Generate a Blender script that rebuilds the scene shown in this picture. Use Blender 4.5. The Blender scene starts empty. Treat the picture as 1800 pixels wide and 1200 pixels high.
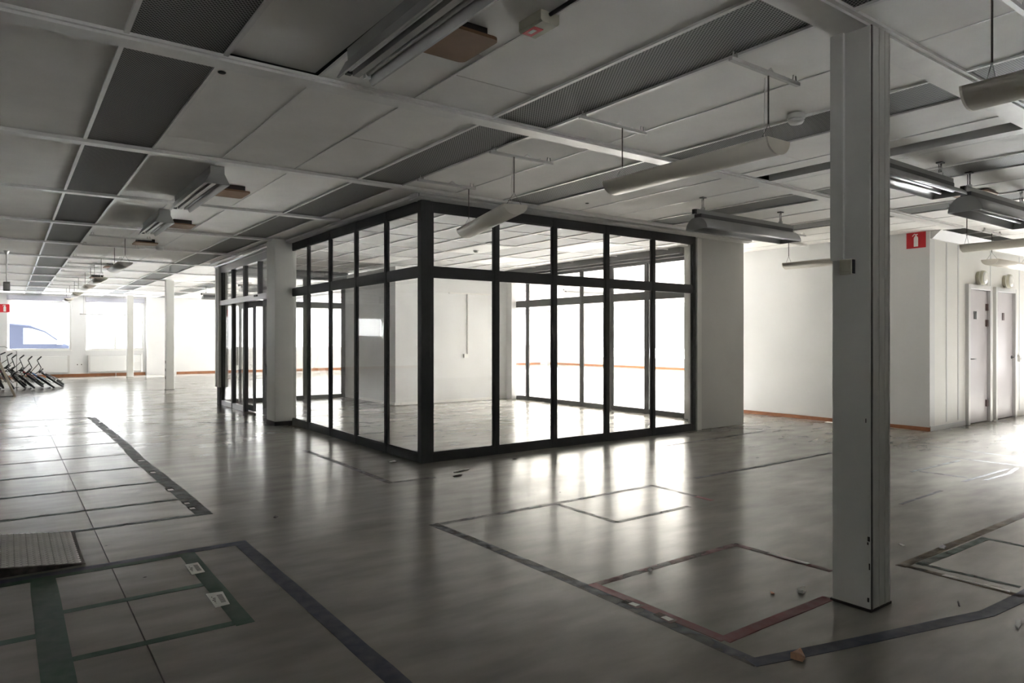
import bpy, math, random
from mathutils import Vector, Matrix
random.seed(7)
SC = bpy.context.scene
COL = SC.collection
R = math.radians
PI = math.pi

# ------------------------------------------------------------------ camera, world, light, exposure
cam_d = bpy.data.cameras.new('camera'); cam = bpy.data.objects.new('camera', cam_d); COL.objects.link(cam)
cam.location = (0, 0, 1.3)
cam.rotation_euler = (R(90), 0, R(-36.24))
cam_d.sensor_width = 36.0
cam_d.lens = 36.0 * 1212 / 1800
cam_d.shift_y = -4 / 1800
cam_d.clip_start = 0.05; cam_d.clip_end = 400
SC.camera = cam
SC.view_settings.view_transform = 'Standard'
SC.view_settings.look = 'None'
SC.view_settings.gamma = 1.0
SC.view_settings.use_curve_mapping = False
SC.view_settings.exposure = 2.95
SKY = 0.42
W = bpy.data.worlds.new('overcast_sky'); SC.world = W; W.use_nodes = True
bg = W.node_tree.nodes['Background']; bg.inputs['Color'].default_value = (.96, .98, 1.0, 1); bg.inputs['Strength'].default_value = SKY
sun_d = bpy.data.lights.new('sun', 'SUN'); sun_d.energy = 84; sun_d.angle = R(12); sun_d.color = (.955, .98, 1.0)
sun = bpy.data.objects.new('sun', sun_d); COL.objects.link(sun); sun.location = (40, 20, 20)
SUN_EL, SUN_AZ = R(14), R(6)      # low sun outside the ribbon window
sun.rotation_euler = Vector((-math.cos(SUN_AZ)*math.cos(SUN_EL), -math.sin(SUN_AZ)*math.cos(SUN_EL), -math.sin(SUN_EL))).to_track_quat('-Z', 'Y').to_euler()
SC.cycles.use_denoising = True
SC.cycles.max_bounces = 14; SC.cycles.diffuse_bounces = 9; SC.cycles.glossy_bounces = 6
SC.cycles.transmission_bounces = 10; SC.cycles.transparent_max_bounces = 40
SC.cycles.caustics_reflective = True; SC.cycles.blur_glossy = 1.0; SC.cycles.caustics_refractive = False
SC.cycles.sample_clamp_indirect = 12.0

def portal(name, loc, rot, sx, sy):
    d = bpy.data.lights.new(name, 'AREA'); d.shape = 'RECTANGLE'; d.size = sx; d.size_y = sy
    d.cycles.is_portal = True
    o = bpy.data.objects.new(name, d); COL.objects.link(o); o.location = loc; o.rotation_euler = rot
    return o
# sky portals lie in the window openings (they only guide sampling of the sky)
portal('window_portal', (1.9, 28.42, 1.75), (R(-90), 0, 0), 4.6, 1.9)
portal('window_portal', (23.22, 16.0, 1.55), (0, R(90), 0), 2.5, 17.0)
portal('window_portal', (19.22, 3.72, 1.22), (0, R(90), 0), 1.6, 1.0)
portal('window_portal', (-2.2, -7.22, 1.6), (R(90), 0, 0), 2.0, 1.7)
portal('window_portal', (-5.85, 28.42, 1.83), (R(-90), 0, 0), 1.4, .95)
portal('window_portal', (14.5, 28.42, 1.75), (R(-90), 0, 0), 16.0, 1.9)

# ------------------------------------------------------------------ helpers
class MB:
    def __init__(s): s.v = []; s.f = []; s.sm = []
    def add(s, vs, fs, smooth=False):
        b = len(s.v); s.v += [tuple(p) for p in vs]
        for f in fs: s.f.append([b + i for i in f]); s.sm.append(smooth)
        return s
    def box(s, x0, y0, z0, x1, y1, z1):
        x0, x1 = min(x0, x1), max(x0, x1); y0, y1 = min(y0, y1), max(y0, y1); z0, z1 = min(z0, z1), max(z0, z1)
        return s.add([(x0,y0,z0),(x1,y0,z0),(x1,y1,z0),(x0,y1,z0),(x0,y0,z1),(x1,y0,z1),(x1,y1,z1),(x0,y1,z1)],
                     [(0,3,2,1),(4,5,6,7),(0,1,5,4),(1,2,6,5),(2,3,7,6),(3,0,4,7)])
    def prism(s, prof, axis, a, b, smooth=False):
        """closed profile (list of 2-D points) extruded along axis from a to b"""
        n = len(prof)
        def P(p, t):
            return {'x': (t, p[0], p[1]), 'y': (p[0], t, p[1]), 'z': (p[0], p[1], t)}[axis]
        vs = [P(p, a) for p in prof] + [P(p, b) for p in prof]
        base = len(s.v); s.v += vs
        for i in range(n):
            j = (i + 1) % n; s.f.append([base+i, base+j, base+n+j, base+n+i]); s.sm.append(smooth)
        s.f.append([base + i for i in reversed(range(n))]); s.sm.append(False)
        s.f.append([base + n + i for i in range(n)]); s.sm.append(False)
        return s
    def tube(s, pts, r, n=8, closed=False):
        pts = [Vector(p) for p in pts]; m = len(pts); base = len(s.v); prev = None
        for i, p in enumerate(pts):
            if closed: t = pts[(i+1) % m] - pts[i-1]
            else: t = pts[min(i+1, m-1)] - pts[max(i-1, 0)]
            t.normalize()
            if prev is None:
                u = t.orthogonal().normalized()
            else:
                u = (prev - t * prev.dot(t)); u = u.normalized() if u.length > 1e-6 else t.orthogonal().normalized()
            prev = u; w = t.cross(u)
            rr = r[i] if isinstance(r, (list, tuple)) else r
            for k in range(n):
                a = 2*PI*k/n; s.v.append(tuple(p + u*math.cos(a)*rr + w*math.sin(a)*rr))
        rings = m if closed else m - 1
        for i in range(rings):
            a0 = base + i*n; b0 = base + ((i+1) % m)*n
            for k in range(n):
                l = (k+1) % n; s.f.append([a0+k, a0+l, b0+l, b0+k]); s.sm.append(True)
        if not closed:
            s.f.append([base + k for k in reversed(range(n))]); s.sm.append(False)
            s.f.append([base + (m-1)*n + k for k in range(n)]); s.sm.append(False)
        return s
    def cyl(s, p0, p1, r, n=16): return s.tube([p0, p1], r, n)
    def lathe(s, prof, c=(0,0,0), n=24, axis='z'):
        base = len(s.v)
        for (r, z) in prof:
            for k in range(n):
                a = 2*PI*k/n; x, y = r*math.cos(a), r*math.sin(a)
                p = {'z': (x, y, z), 'y': (x, z, y), 'x': (z, x, y)}[axis]
                s.v.append((p[0]+c[0], p[1]+c[1], p[2]+c[2]))
        for i in range(len(prof)-1):
            for k in range(n):
                l = (k+1) % n; s.f.append([base+i*n+k, base+i*n+l, base+(i+1)*n+l, base+(i+1)*n+k]); s.sm.append(True)
        s.f.append([base + k for k in range(n)]); s.sm.append(False)
        s.f.append([base + (len(prof)-1)*n + k for k in range(n)]); s.sm.append(False)
        return s
    def mesh(s, name, m):
        me = bpy.data.meshes.new(name); me.from_pydata(s.v, [], s.f); me.update()
        me.polygons.foreach_set('use_smooth', s.sm)
        import bmesh
        bm = bmesh.new(); bm.from_mesh(me); bmesh.ops.recalc_face_normals(bm, faces=bm.faces); bm.to_mesh(me); bm.free()
        if m is not None: me.materials.append(m)
        return me
    def build(s, name, m, parent=None, loc=None, rot=None, bevel=0):
        o = bpy.data.objects.new(name, s.mesh(name, m)); COL.objects.link(o)
        if parent is not None: o.parent = parent
        if loc is not None: o.location = loc
        if rot is not None: o.rotation_euler = rot
        if bevel:
            b = o.modifiers.new('bevel', 'BEVEL'); b.width = bevel; b.segments = 2; b.limit_method = 'ANGLE'
        return o

def tag(o, label=None, cat=None, group=None, kind=None):
    if label: o['label'] = label
    if cat: o['category'] = cat
    if group: o['group'] = group
    if kind: o['kind'] = kind
    return o
def thing(name, label, cat, loc=(0,0,0), rz=0, group=None, kind=None):
    o = bpy.data.objects.new(name, None); COL.objects.link(o); o.empty_display_size = 0.1
    o.location = loc; o.rotation_euler = (0, 0, rz)
    return tag(o, label, cat, group, kind)
def dup(root, loc, rot=None, label=None):
    r = root.copy(); COL.objects.link(r); r.location = loc
    if rot is not None: r.rotation_euler = rot
    if label: r['label'] = label
    for ch in list(root.children):
        c = ch.copy(); COL.objects.link(c); c.parent = r
        for g in list(ch.children):
            d = g.copy(); COL.objects.link(d); d.parent = c
    return r

# ------------------------------------------------------------------ materials
def mat(name, col, rough=0.5, metal=0.0, var=0.0, vscale=6.0, bump=0.0, bscale=80.0, spec=0.5, rvar=0.0, emit=None):
    m = bpy.data.materials.new(name); m.use_nodes = True; nt = m.node_tree; N = nt.nodes; L = nt.links
    p = N['Principled BSDF']; p.inputs['Base Color'].default_value = (*col, 1); p.inputs['Roughness'].default_value = rough
    p.inputs['Metallic'].default_value = metal; p.inputs['Specular IOR Level'].default_value = spec
    if var or bump or rvar:
        tc = N.new('ShaderNodeTexCoord')
    if var:
        n = N.new('ShaderNodeTexNoise'); n.inputs['Scale'].default_value = vscale; n.inputs['Detail'].default_value = 5; L.new(tc.outputs['Object'], n.inputs['Vector'])
        r = N.new('ShaderNodeMapRange'); r.inputs['From Min'].default_value = .3; r.inputs['From Max'].default_value = .7
        r.inputs['To Min'].default_value = 1 - var; r.inputs['To Max'].default_value = 1 + var*.5; L.new(n.outputs['Fac'], r.inputs['Value'])
        mx = N.new('ShaderNodeVectorMath'); mx.operation = 'SCALE'; mx.inputs[0].default_value = col; L.new(r.outputs['Result'], mx.inputs['Scale'])
        L.new(mx.outputs['Vector'], p.inputs['Base Color'])
    if rvar:
        n3 = N.new('ShaderNodeTexNoise'); n3.inputs['Scale'].default_value = 9; L.new(tc.outputs['Object'], n3.inputs['Vector'])
        r3 = N.new('ShaderNodeMapRange'); r3.inputs['To Min'].default_value = max(0.02, rough - rvar); r3.inputs['To Max'].default_value = rough + rvar
        L.new(n3.outputs['Fac'], r3.inputs['Value']); L.new(r3.outputs['Result'], p.inputs['Roughness'])
    if bump:
        n2 = N.new('ShaderNodeTexNoise'); n2.inputs['Scale'].default_value = bscale; L.new(tc.outputs['Object'], n2.inputs['Vector'])
        b = N.new('ShaderNodeBump'); b.inputs['Strength'].default_value = bump; b.inputs['Distance'].default_value = .004
        L.new(n2.outputs['Fac'], b.inputs['Height']); L.new(b.outputs['Normal'], p.inputs['Normal'])
    return m

def mat_glass(name, tint=(1, 1, 1), f0=0.035, dirt=0.0):
    m = bpy.data.materials.new(name); m.use_nodes = True; nt = m.node_tree; N = nt.nodes; L = nt.links
    N.remove(N['Principled BSDF']); out = N['Material Output']
    t = N.new('ShaderNodeBsdfTransparent'); t.inputs['Color'].default_value = (*tint, 1)
    g = N.new('ShaderNodeBsdfGlossy'); g.inputs['Roughness'].default_value = 0.0
    lw = N.new('ShaderNodeLayerWeight'); lw.inputs['Blend'].default_value = .5
    pw = N.new('ShaderNodeMath'); pw.operation = 'POWER'; pw.inputs[1].default_value = 5; L.new(lw.outputs['Facing'], pw.inputs[0])
    fr = N.new('ShaderNodeMath'); fr.operation = 'MULTIPLY_ADD'; fr.inputs[1].default_value = 1 - f0; fr.inputs[2].default_value = f0; L.new(pw.outputs[0], fr.inputs[0])
    mx = N.new('ShaderNodeMixShader'); L.new(fr.outputs[0], mx.inputs['Fac']); L.new(t.outputs[0], mx.inputs[1]); L.new(g.outputs[0], mx.inputs[2])
    last = mx
    if dirt:
        d = N.new('ShaderNodeBsdfDiffuse'); d.inputs['Color'].default_value = (.8, .8, .78, 1)
        tc = N.new('ShaderNodeTexCoord'); no = N.new('ShaderNodeTexNoise'); no.inputs['Scale'].default_value = 2.5; no.inputs['Detail'].default_value = 6
        L.new(tc.outputs['Object'], no.inputs['Vector'])
        r = N.new('ShaderNodeMapRange'); r.inputs['From Min'].default_value = .35; r.inputs['From Max'].default_value = .75; r.inputs['To Max'].default_value = dirt
        L.new(no.outputs['Fac'], r.inputs['Value'])
        m2 = N.new('ShaderNodeMixShader'); L.new(r.outputs['Result'], m2.inputs['Fac']); L.new(mx.outputs[0], m2.inputs[1]); L.new(d.outputs[0], m2.inputs[2]); last = m2
    L.new(last.outputs[0], out.inputs['Surface'])
    return m

def mat_floor():
    m = bpy.data.materials.new('worn_floor'); m.use_nodes = True; nt = m.node_tree; N = nt.nodes; L = nt.links
    p = N['Principled BSDF']; tc = N.new('ShaderNodeTexCoord')
    def noise(scale, det, stretch=None, rough=.55):
        n = N.new('ShaderNodeTexNoise'); n.inputs['Scale'].default_value = scale; n.inputs['Detail'].default_value = det; n.inputs['Roughness'].default_value = rough
        if stretch:
            mp = N.new('ShaderNodeMapping'); mp.inputs['Scale'].default_value = stretch[0]; mp.inputs['Rotation'].default_value = (0, 0, stretch[1])
            L.new(tc.outputs['Object'], mp.inputs['Vector']); L.new(mp.outputs[0], n.inputs['Vector'])
        else: L.new(tc.outputs['Object'], n.inputs['Vector'])
        return n
    n1 = noise(0.8, 3); n2 = noise(2.2, 5, ((1, 3.0, 1), R(36)), .5); n3 = noise(26, 4); n4 = noise(1.3, 5, ((1, 2, 1), R(36)))
    cr = N.new('ShaderNodeValToRGB'); cr.color_ramp.elements[0].position = .3; cr.color_ramp.elements[1].position = .72
    cr.color_ramp.elements[0].color = (.230, .215, .190, 1); cr.color_ramp.elements[1].color = (.305, .289, .260, 1)
    L.new(n1.outputs['Fac'], cr.inputs['Fac'])
    c2 = N.new('ShaderNodeValToRGB'); c2.color_ramp.elements[0].position = .32; c2.color_ramp.elements[1].position = .68
    c2.color_ramp.elements[0].color = (.82, .82, .82, 1); c2.color_ramp.elements[1].color = (1.1, 1.1, 1.1, 1)
    L.new(n2.outputs['Fac'], c2.inputs['Fac'])
    mx = N.new('ShaderNodeMix'); mx.data_type = 'RGBA'; mx.blend_type = 'MULTIPLY'; mx.inputs['Factor'].default_value = 1
    L.new(cr.outputs['Color'], mx.inputs['A']); L.new(c2.outputs['Color'], mx.inputs['B'])
    # small dark specks and scuffs
    v = N.new('ShaderNodeTexVoronoi'); v.inputs['Scale'].default_value = 2.2; L.new(tc.outputs['Object'], v.inputs['Vector'])
    vr = N.new('ShaderNodeMapRange'); vr.inputs['From Min'].default_value = .012; vr.inputs['From Max'].default_value = .03; vr.inputs['To Min'].default_value = .35; vr.inputs['To Max'].default_value = 1
    L.new(v.outputs['Distance'], vr.inputs['Value'])
    m3 = N.new('ShaderNodeVectorMath'); m3.operation = 'SCALE'; L.new(mx.outputs['Result'], m3.inputs[0]); L.new(vr.outputs['Result'], m3.inputs['Scale'])
    L.new(m3.outputs['Vector'], p.inputs['Base Color'])
    rr = N.new('ShaderNodeMapRange'); rr.inputs['From Min'].default_value = .3; rr.inputs['From Max'].default_value = .72; rr.inputs['To Min'].default_value = .17; rr.inputs['To Max'].default_value = .265
    L.new(n4.outputs['Fac'], rr.inputs['Value']); L.new(rr.outputs['Result'], p.inputs['Roughness'])
    b = N.new('ShaderNodeBump'); b.inputs['Strength'].default_value = .015; b.inputs['Distance'].default_value = .004
    L.new(n2.outputs['Fac'], b.inputs['Height'])
    b2 = N.new('ShaderNodeBump'); b2.inputs['Strength'].default_value = .03; b2.inputs['Distance'].default_value = .002
    L.new(n3.outputs['Fac'], b2.inputs['Height']); L.new(b.outputs['Normal'], b2.inputs['Normal']); L.new(b2.outputs['Normal'], p.inputs['Normal'])
    p.inputs['Specular IOR Level'].default_value = .36
    return m

def mat_perforated():
    m = bpy.data.materials.new('perforated_grey_metal'); m.use_nodes = True; nt = m.node_tree; N = nt.nodes; L = nt.links
    p = N['Principled BSDF']; p.inputs['Roughness'].default_value = .6; p.inputs['Specular IOR Level'].default_value = .15
    tc = N.new('ShaderNodeTexCoord'); sp = N.new('ShaderNodeSeparateXYZ'); L.new(tc.outputs['Object'], sp.inputs[0])
    def math_(op, a, b=None):
        n = N.new('ShaderNodeMath'); n.operation = op
        for i, x in enumerate((a, b)):
            if x is None: continue
            if isinstance(x, (int, float)): n.inputs[i].default_value = x
            else: L.new(x, n.inputs[i])
        return n.outputs[0]
    P = 0.019
    y = math_('DIVIDE', sp.outputs['Y'], P*.7); row = math_('FLOOR', y); odd = math_('MULTIPLY', math_('FLOORED_MODULO', row, 2.0), .5)
    x = math_('ADD', math_('DIVIDE', sp.outputs['X'], P), odd)
    fx = math_('SUBTRACT', math_('FRACT', x), .5); fy = math_('MULTIPLY', math_('SUBTRACT', math_('FRACT', y), .5), .7)
    d = math_('SQRT', math_('ADD', math_('MULTIPLY', fx, fx), math_('MULTIPLY', fy, fy)))
    r = N.new('ShaderNodeMapRange'); r.inputs['From Min'].default_value = .24; r.inputs['From Max'].default_value = .31; L.new(d, r.inputs['Value'])
    mx = N.new('ShaderNodeMix'); mx.data_type = 'RGBA'; mx.inputs['A'].default_value = (.012, .012, .011, 1); mx.inputs['B'].default_value = (.32, .32, .31, 1)
    L.new(r.outputs['Result'], mx.inputs['Factor']); L.new(mx.outputs['Result'], p.inputs['Base Color'])
    return m

def mat_tape(name, col, wear=.35, keep=1.0, scale=14):
    """adhesive tape, worn through in places; keep < 1 leaves a patchy residue"""
    m = bpy.data.materials.new(name); m.use_nodes = True; nt = m.node_tree; N = nt.nodes; L = nt.links
    p = N['Principled BSDF']; p.inputs['Roughness'].default_value = .5; p.inputs['Specular IOR Level'].default_value = .22
    tc = N.new('ShaderNodeTexCoord'); n = N.new('ShaderNodeTexNoise'); n.inputs['Scale'].default_value = scale; n.inputs['Detail'].default_value = 6
    L.new(tc.outputs['Object'], n.inputs['Vector'])
    cr = N.new('ShaderNodeValToRGB'); cr.color_ramp.elements[0].position = .35; cr.color_ramp.elements[1].position = .75
    cr.color_ramp.elements[0].color = (*col, 1); cr.color_ramp.elements[1].color = tuple(c*(1-wear) + .2*wear for c in col) + (1,)
    L.new(n.outputs['Fac'], cr.inputs['Fac']); L.new(cr.outputs['Color'], p.inputs['Base Color'])
    if keep < 1:
        n2 = N.new('ShaderNodeTexNoise'); n2.inputs['Scale'].default_value = 7; n2.inputs['Detail'].default_value = 6; L.new(tc.outputs['Object'], n2.inputs['Vector'])
        r = N.new('ShaderNodeMapRange'); r.inputs['From Min'].default_value = .35; r.inputs['From Max'].default_value = .65
        r.inputs['To Min'].default_value = max(0, keep - .35); r.inputs['To Max'].default_value = min(1, keep + .3)
        L.new(n2.outputs['Fac'], r.inputs['Value']); L.new(r.outputs['Result'], p.inputs['Alpha'])
    return m

M = dict(
    floor=mat_floor(),
    subfloor=mat('dark_joint', (.05, .045, .04), .8),
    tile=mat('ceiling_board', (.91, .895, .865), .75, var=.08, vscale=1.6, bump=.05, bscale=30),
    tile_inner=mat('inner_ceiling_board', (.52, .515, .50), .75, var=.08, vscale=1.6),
    tile_grey=mat('grey_ceiling_board', (.45, .45, .44), .75, var=.05),
    bar=mat('white_enamel_bar', (.82, .81, .79), .3, var=.06, vscale=8),
    perf=mat_perforated(),
    slab=mat('concrete_slab', (.10, .10, .095), .9),
    wall=mat('white_wall', (.69, .69, .685), .6, var=.05, vscale=1.2),
    wall_block=mat('white_wall_shaded', (.62, .61, .585), .6, var=.05, vscale=1.5),  # same white paint, darkened to put the shade on the solid wall end
    wall_lightened=mat('white_wall_lightened', (.78, .77, .74), .6, var=.05, vscale=1.5),  # same white paint, lightened in place of window light on the door wall
    column=mat('column_paint', (.66, .655, .62), .45, var=.05, vscale=3),
    alu=mat('ribbed_aluminium', (.62, .61, .59), .38, .6, var=.05),
    frame=mat('dark_grey_steel', (.072, .072, .073), .5, 0, var=.08, spec=.25),
    frame_l=mat('mid_grey_steel', (.13, .13, .13), .5, 0, var=.08, spec=.3),
    cornice=mat('grey_cornice', (.60, .59, .57), .4),
    silver=mat('silver_steel', (.55, .55, .56), .32, .7),
    glass=mat_glass('pane_glass', (.985, .982, .978), dirt=.03),
    glass_w=mat_glass('window_glass', (.98, .98, .98)),
    wood=mat('orange_wood_skirting', (.33, .13, .055), .5, var=.2, vscale=10),
    dark=mat('dark_brown_plinth', (.03, .022, .018), .6),
    brown=mat('brown_board', (.27, .155, .085), .55, var=.1, vscale=8),
    reflector=mat('brushed_reflector', (.48, .48, .48), .36, .7, var=.04),
    housing=mat('grey_lamp_housing', (.34, .34, .33), .4, .3),
    housing_d=mat('dark_lamp_housing', (.11, .11, .11), .45, .3),
    tubeg=mat('fluorescent_tube', (.5, .5, .49), .35),
    cream=mat('cream_lamp_body', (.82, .77, .68), .35, var=.03),
    cream_l=mat('pale_lamp_diffuser', (.85, .84, .80), .5),
    chain=mat('dark_chain', (.10, .09, .08), .4, .5),
    wire=mat('grey_wire', (.22, .22, .21), .5),
    black=mat('black_plastic', (.02, .02, .02), .5),
    white=mat('white_plastic', (.78, .78, .75), .4),
    offwhite=mat('yellowed_plastic', (.50, .48, .38), .45),
    red=mat('sign_red', (.52, .012, .022), .45),
    paper=mat('white_paper', (.75, .74, .71), .7),
    ink=mat('grey_ink', (.16, .15, .14), .7),
    door=mat('grey_door_leaf', (.53, .50, .52), .32, var=.05, vscale=3),
    door_frame=mat('steel_door_frame', (.60, .60, .59), .35, .4),
    hinge=mat('brown_hinge', (.10, .06, .055), .4, .4),
    plate=mat('tread_plate', (.13, .115, .10), .6, .1, var=.15, vscale=9),
    plate_e=mat('rusty_plate_edge', (.09, .075, .06), .7, .2, var=.4, vscale=25),
    plate_r=mat('tread_rib', (.74, .72, .69), .4, .1, var=.08),
    wood_raw=mat('raw_wood', (.48, .27, .17), .65, var=.2, vscale=60),
    wood_l=mat('pale_wood', (.45, .39, .31), .55, var=.15, vscale=20),
    rubber=mat('tyre_rubber', (.03, .03, .032), .7),
    chrome=mat('bike_metal', (.5, .5, .5), .25, .9),
    asphalt=mat('outdoor_paving', (.35, .35, .35), .9, var=.1, vscale=2),
    facade=mat('pale_facade', (.72, .72, .70), .8),
    facade_d=mat('facade_door_grey', (.35, .36, .40), .6),
    carblue=mat('blue_car_paint', (.03, .034, .05), .55, 0, spec=.06),
    carglass=mat('car_glass', (.25, .28, .30), .1),
    blind=mat('blind_box', (.38, .38, .43), .5),
    radiator=mat('radiator_enamel', (.72, .72, .71), .45),
)
for n, c, w, k in (('blue', (.028, .035, .06), .25, 1), ('blue_worn', (.05, .055, .07), .5, .8), ('green', (.014, .055, .028), .15, 1),
                   ('greygreen', (.06, .085, .07), .3, .85), ('grey', (.085, .095, .095), .3, .85), ('red', (.16, .028, .03), .3, 1), ('red_worn', (.17, .06, .055), .5, .75),
                   ('faint', (.085, .08, .078), .3, .55), ('dark', (.02, .02, .022), .3, .95), ('brown', (.13, .085, .04), .35, .95), ('faintgreen', (.05, .085, .065), .35, .85)):
    M['t_' + n] = mat_tape('tape_' + n, c, w, k)

# ------------------------------------------------------------------ big structure
TZ = 2.83        # underside of ceiling boards
BZ = 2.80        # underside of grid bars
XW, YN = 23.0, 28.2
fl = MB().box(-9, -7, -.25, XW+.25, YN+.25, -.006).build('floor', M['subfloor']); tag(fl, 'grey worn shiny floor of the empty hall', 'floor', kind='structure')
SEAM = .482
for x0, x1 in ((-9, SEAM-.003), (SEAM+.003, XW+.2)):
    MB().box(x0, -7, -.006, x1, YN+.2, 0).build('floor_sheet', M['floor'], fl)

ceil = MB().box(-9, -7, 3.15, XW+.25, YN+.25, 3.3).build('ceiling', M['slab']); tag(ceil, 'suspended ceiling of pale boards with dark perforated strips', 'ceiling', kind='structure')
GX = [-7.4, -6.8, -6.2, -5.6, -5.0, -4.4, -3.8, -3.2, -2.6, -1.96, -1.35, -.74, -.13, .48, .95, 1.475, 2.09, 2.70, 3.17, 3.79, 4.40, 4.88, 5.50, 6.10, 6.68, 7.17, 7.80, 8.42, 8.90, 9.50, 10.1, 10.6]
while GX[-1] < XW: GX.append(GX[-1] + .62)
STRIPS = {(.48, .95), (2.70, 3.17), (4.40, 4.88), (6.68, 7.17), (-1.96, -1.35), (8.42, 8.90)}
GY = [-6.9, -4.97, -2.73, -.5, 1.73, 3.98, 6.20, 8.40, 10.65, 12.9, 15.15, 17.4, 19.65, 21.9, 24.15, 26.4, 28.2]
BOX = (3.42, 6.36, 9.08, 14.8)     # footprint of the glazed room
c36, s36 = math.cos(R(36.24)), math.sin(R(36.24))
def depth(x, y): return x*s36 + y*c36
def screen(x, y):
    d = depth(x, y); return 900 + 1212*(x*c36 - y*s36)/d if d > .3 else None
_mesh = {}
def slabmesh(w, l, m, t=.02):
    k = (round(w, 3), round(l, 3), m.name)
    if k not in _mesh: _mesh[k] = MB().box(0, 0, 0, w, l, t).mesh('board', m)
    return _mesh[k]
def in_box(x0, x1, y0, y1): return x0 >= BOX[0]+.05 and x1 <= BOX[2]-.05 and y0 >= BOX[1]-.05 and y1 <= BOX[3]+.05
extra = {(.95, 3.98): [5.72], (1.475, 1.73): [2.35, 3.10], (2.09, 3.98): [4.95], (.95, 6.20): [], (1.475, 6.20): [], (2.09, 1.73): [3.42], (2.09, 6.20): [],
         (3.79, 1.73): [], (4.88, 1.73): [3.3]}
cells = []
for j in range(len(GY)-1):
    for i in range(len(GX)-1):
        x0, x1, y0, y1 = GX[i], GX[i+1], GY[j], GY[j+1]
        cx, cy = (x0+x1)/2, (y0+y1)/2
        if 10.9 < cx < 18.8 and 4.9 < cy < 7.2: continue
        strip = (x0, x1) in STRIPS
        ys = [y0] + [v for v in extra.get((x0, y0), [])] + [y1]
        for a, b in zip(ys, ys[1:]):
            cells.append((x0, x1, a, b, strip))
vis = []; far = []
for cdat in cells:
    x0, x1, y0, y1, strip = cdat
    pts = [screen(x, y) for x in (x0, x1) for y in (y0, y1)]
    ok = [p for p in pts if p is not None and -60 < p < 1860]
    nearest = min(depth(x, y) for x in (x0, x1) for y in (y0, y1))
    (vis if ok and nearest < 19 else far).append((nearest, cdat))
vis.sort(key=lambda t: t[0])
far += vis[285:]; vis = vis[:285]
fmb = {'tile': MB(), 'perf': MB()}
GAPC = (5.50, 1.73)
for n_, (x0, x1, y0, y1, strip) in vis:
    cx, cy = (x0+x1)/2, (y0+y1)/2
    m = M['perf'] if strip else M['tile']
    if strip and (12.9 < cy < 15.1) and x0 == .48: m = M['tile_grey']
    if (x0, y0) == GAPC: continue
    g = .004
    o = bpy.data.objects.new('perforated_panel' if strip and m is M['perf'] else 'ceiling_board', slabmesh(x1-x0-2*g, y1-y0-2*g, m)); COL.objects.link(o)
    o.parent = ceil; o.location = (x0+g, y0+g, TZ + random.uniform(0, .003))
    if (x0, y0) == (.95, 1.73): o.rotation_euler = (R(1.0), 0, 0); o.location.z += .0          # board lifted off its bar
    elif not strip: o.rotation_euler = (R(random.uniform(-.08, .08)), R(random.uniform(-.15, .15)), 0)
for n_, (x0, x1, y0, y1, strip) in far:
    g = .004
    fmb['perf' if strip else 'tile'].box(x0+g, y0+g, TZ, x1-g, y1-g, TZ+.02)
tag(fmb['tile'].build('ceiling_boards_beyond', M['tile'], ceil), kind='stuff')
tag(fmb['perf'].build('perforated_panels_beyond', M['perf'], ceil), kind='stuff')
# the displaced board leaves a dark gap with a service beam in it
MB().box(5.50, 1.8, TZ, 5.72, 3.9, TZ+.02).build('ceiling_board', M['tile'], ceil)
MB().box(5.93, 1.8, TZ-.01, 6.06, 3.9, TZ+.06).build('service_rail', M['bar'], ceil)
MB().tube([(5.0, 1.0, 3.02), (5.8, 2.6, 2.98), (6.2, 3.2, 3.0), (6.6, 4.6, 3.05)], .012, 6).build('loose_cable', M['wire'], ceil)
# grid bars along X
for k, y in enumerate(GY[1:-1]):
    wd = .075 if abs(y-1.73) < .1 else (.062 if y < 5 else .05)
    segs = [(-9, 10.4)] if y < 6.3 else ([(-9, XW)] if y > 15 else [(-9, 3.42), (9.12, XW)])
    if y < 0: segs = [(-9, 19)]
    if 4.4 < y < 8.4 and y > 6.3: segs = [(-9, 3.42), (9.12, 10.45)]
    for a, b in segs:
        mb = MB().box(a, y-wd, BZ, b, y+wd, BZ+.028)
        if y < 5:
            mb.box(a, y-wd-.022, BZ+.014, b, y-wd, BZ+.03); mb.box(a, y+wd, BZ+.014, b, y+wd+.022, BZ+.03)
        mb.build('grid_bar', M['bar'], ceil)
    if 3 < y < 8.5 and y < 6.3:
        pass
# grid bars along Y on both sides of the perforated strips, slim joint strips elsewhere
def ybar(x, y0, y1, w, z, name): MB().box(x-w, y0, z, x+w, y1, TZ+.004).build(name, M['bar'], ceil)
for x in GX:
    edge = any(abs(x-a) < .01 or abs(x-b) < .01 for a, b in STRIPS)
    w = .012 if edge else .007; z = TZ - (.012 if edge else .004)
    spans = [(-6.9, YN)]
    if BOX[0] < x < BOX[2]: spans = [(-6.9, 6.34), (14.85, YN)]
    elif 10.5 < x < 19: spans = [(-6.9, 4.3), (7.6, YN)]
    if x > 12 or x < -3: spans = [s for s in spans if s[0] > 8 or x < -3]
    for a, b in spans: ybar(x, a, b, w, z, 'joint_strip')

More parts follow.
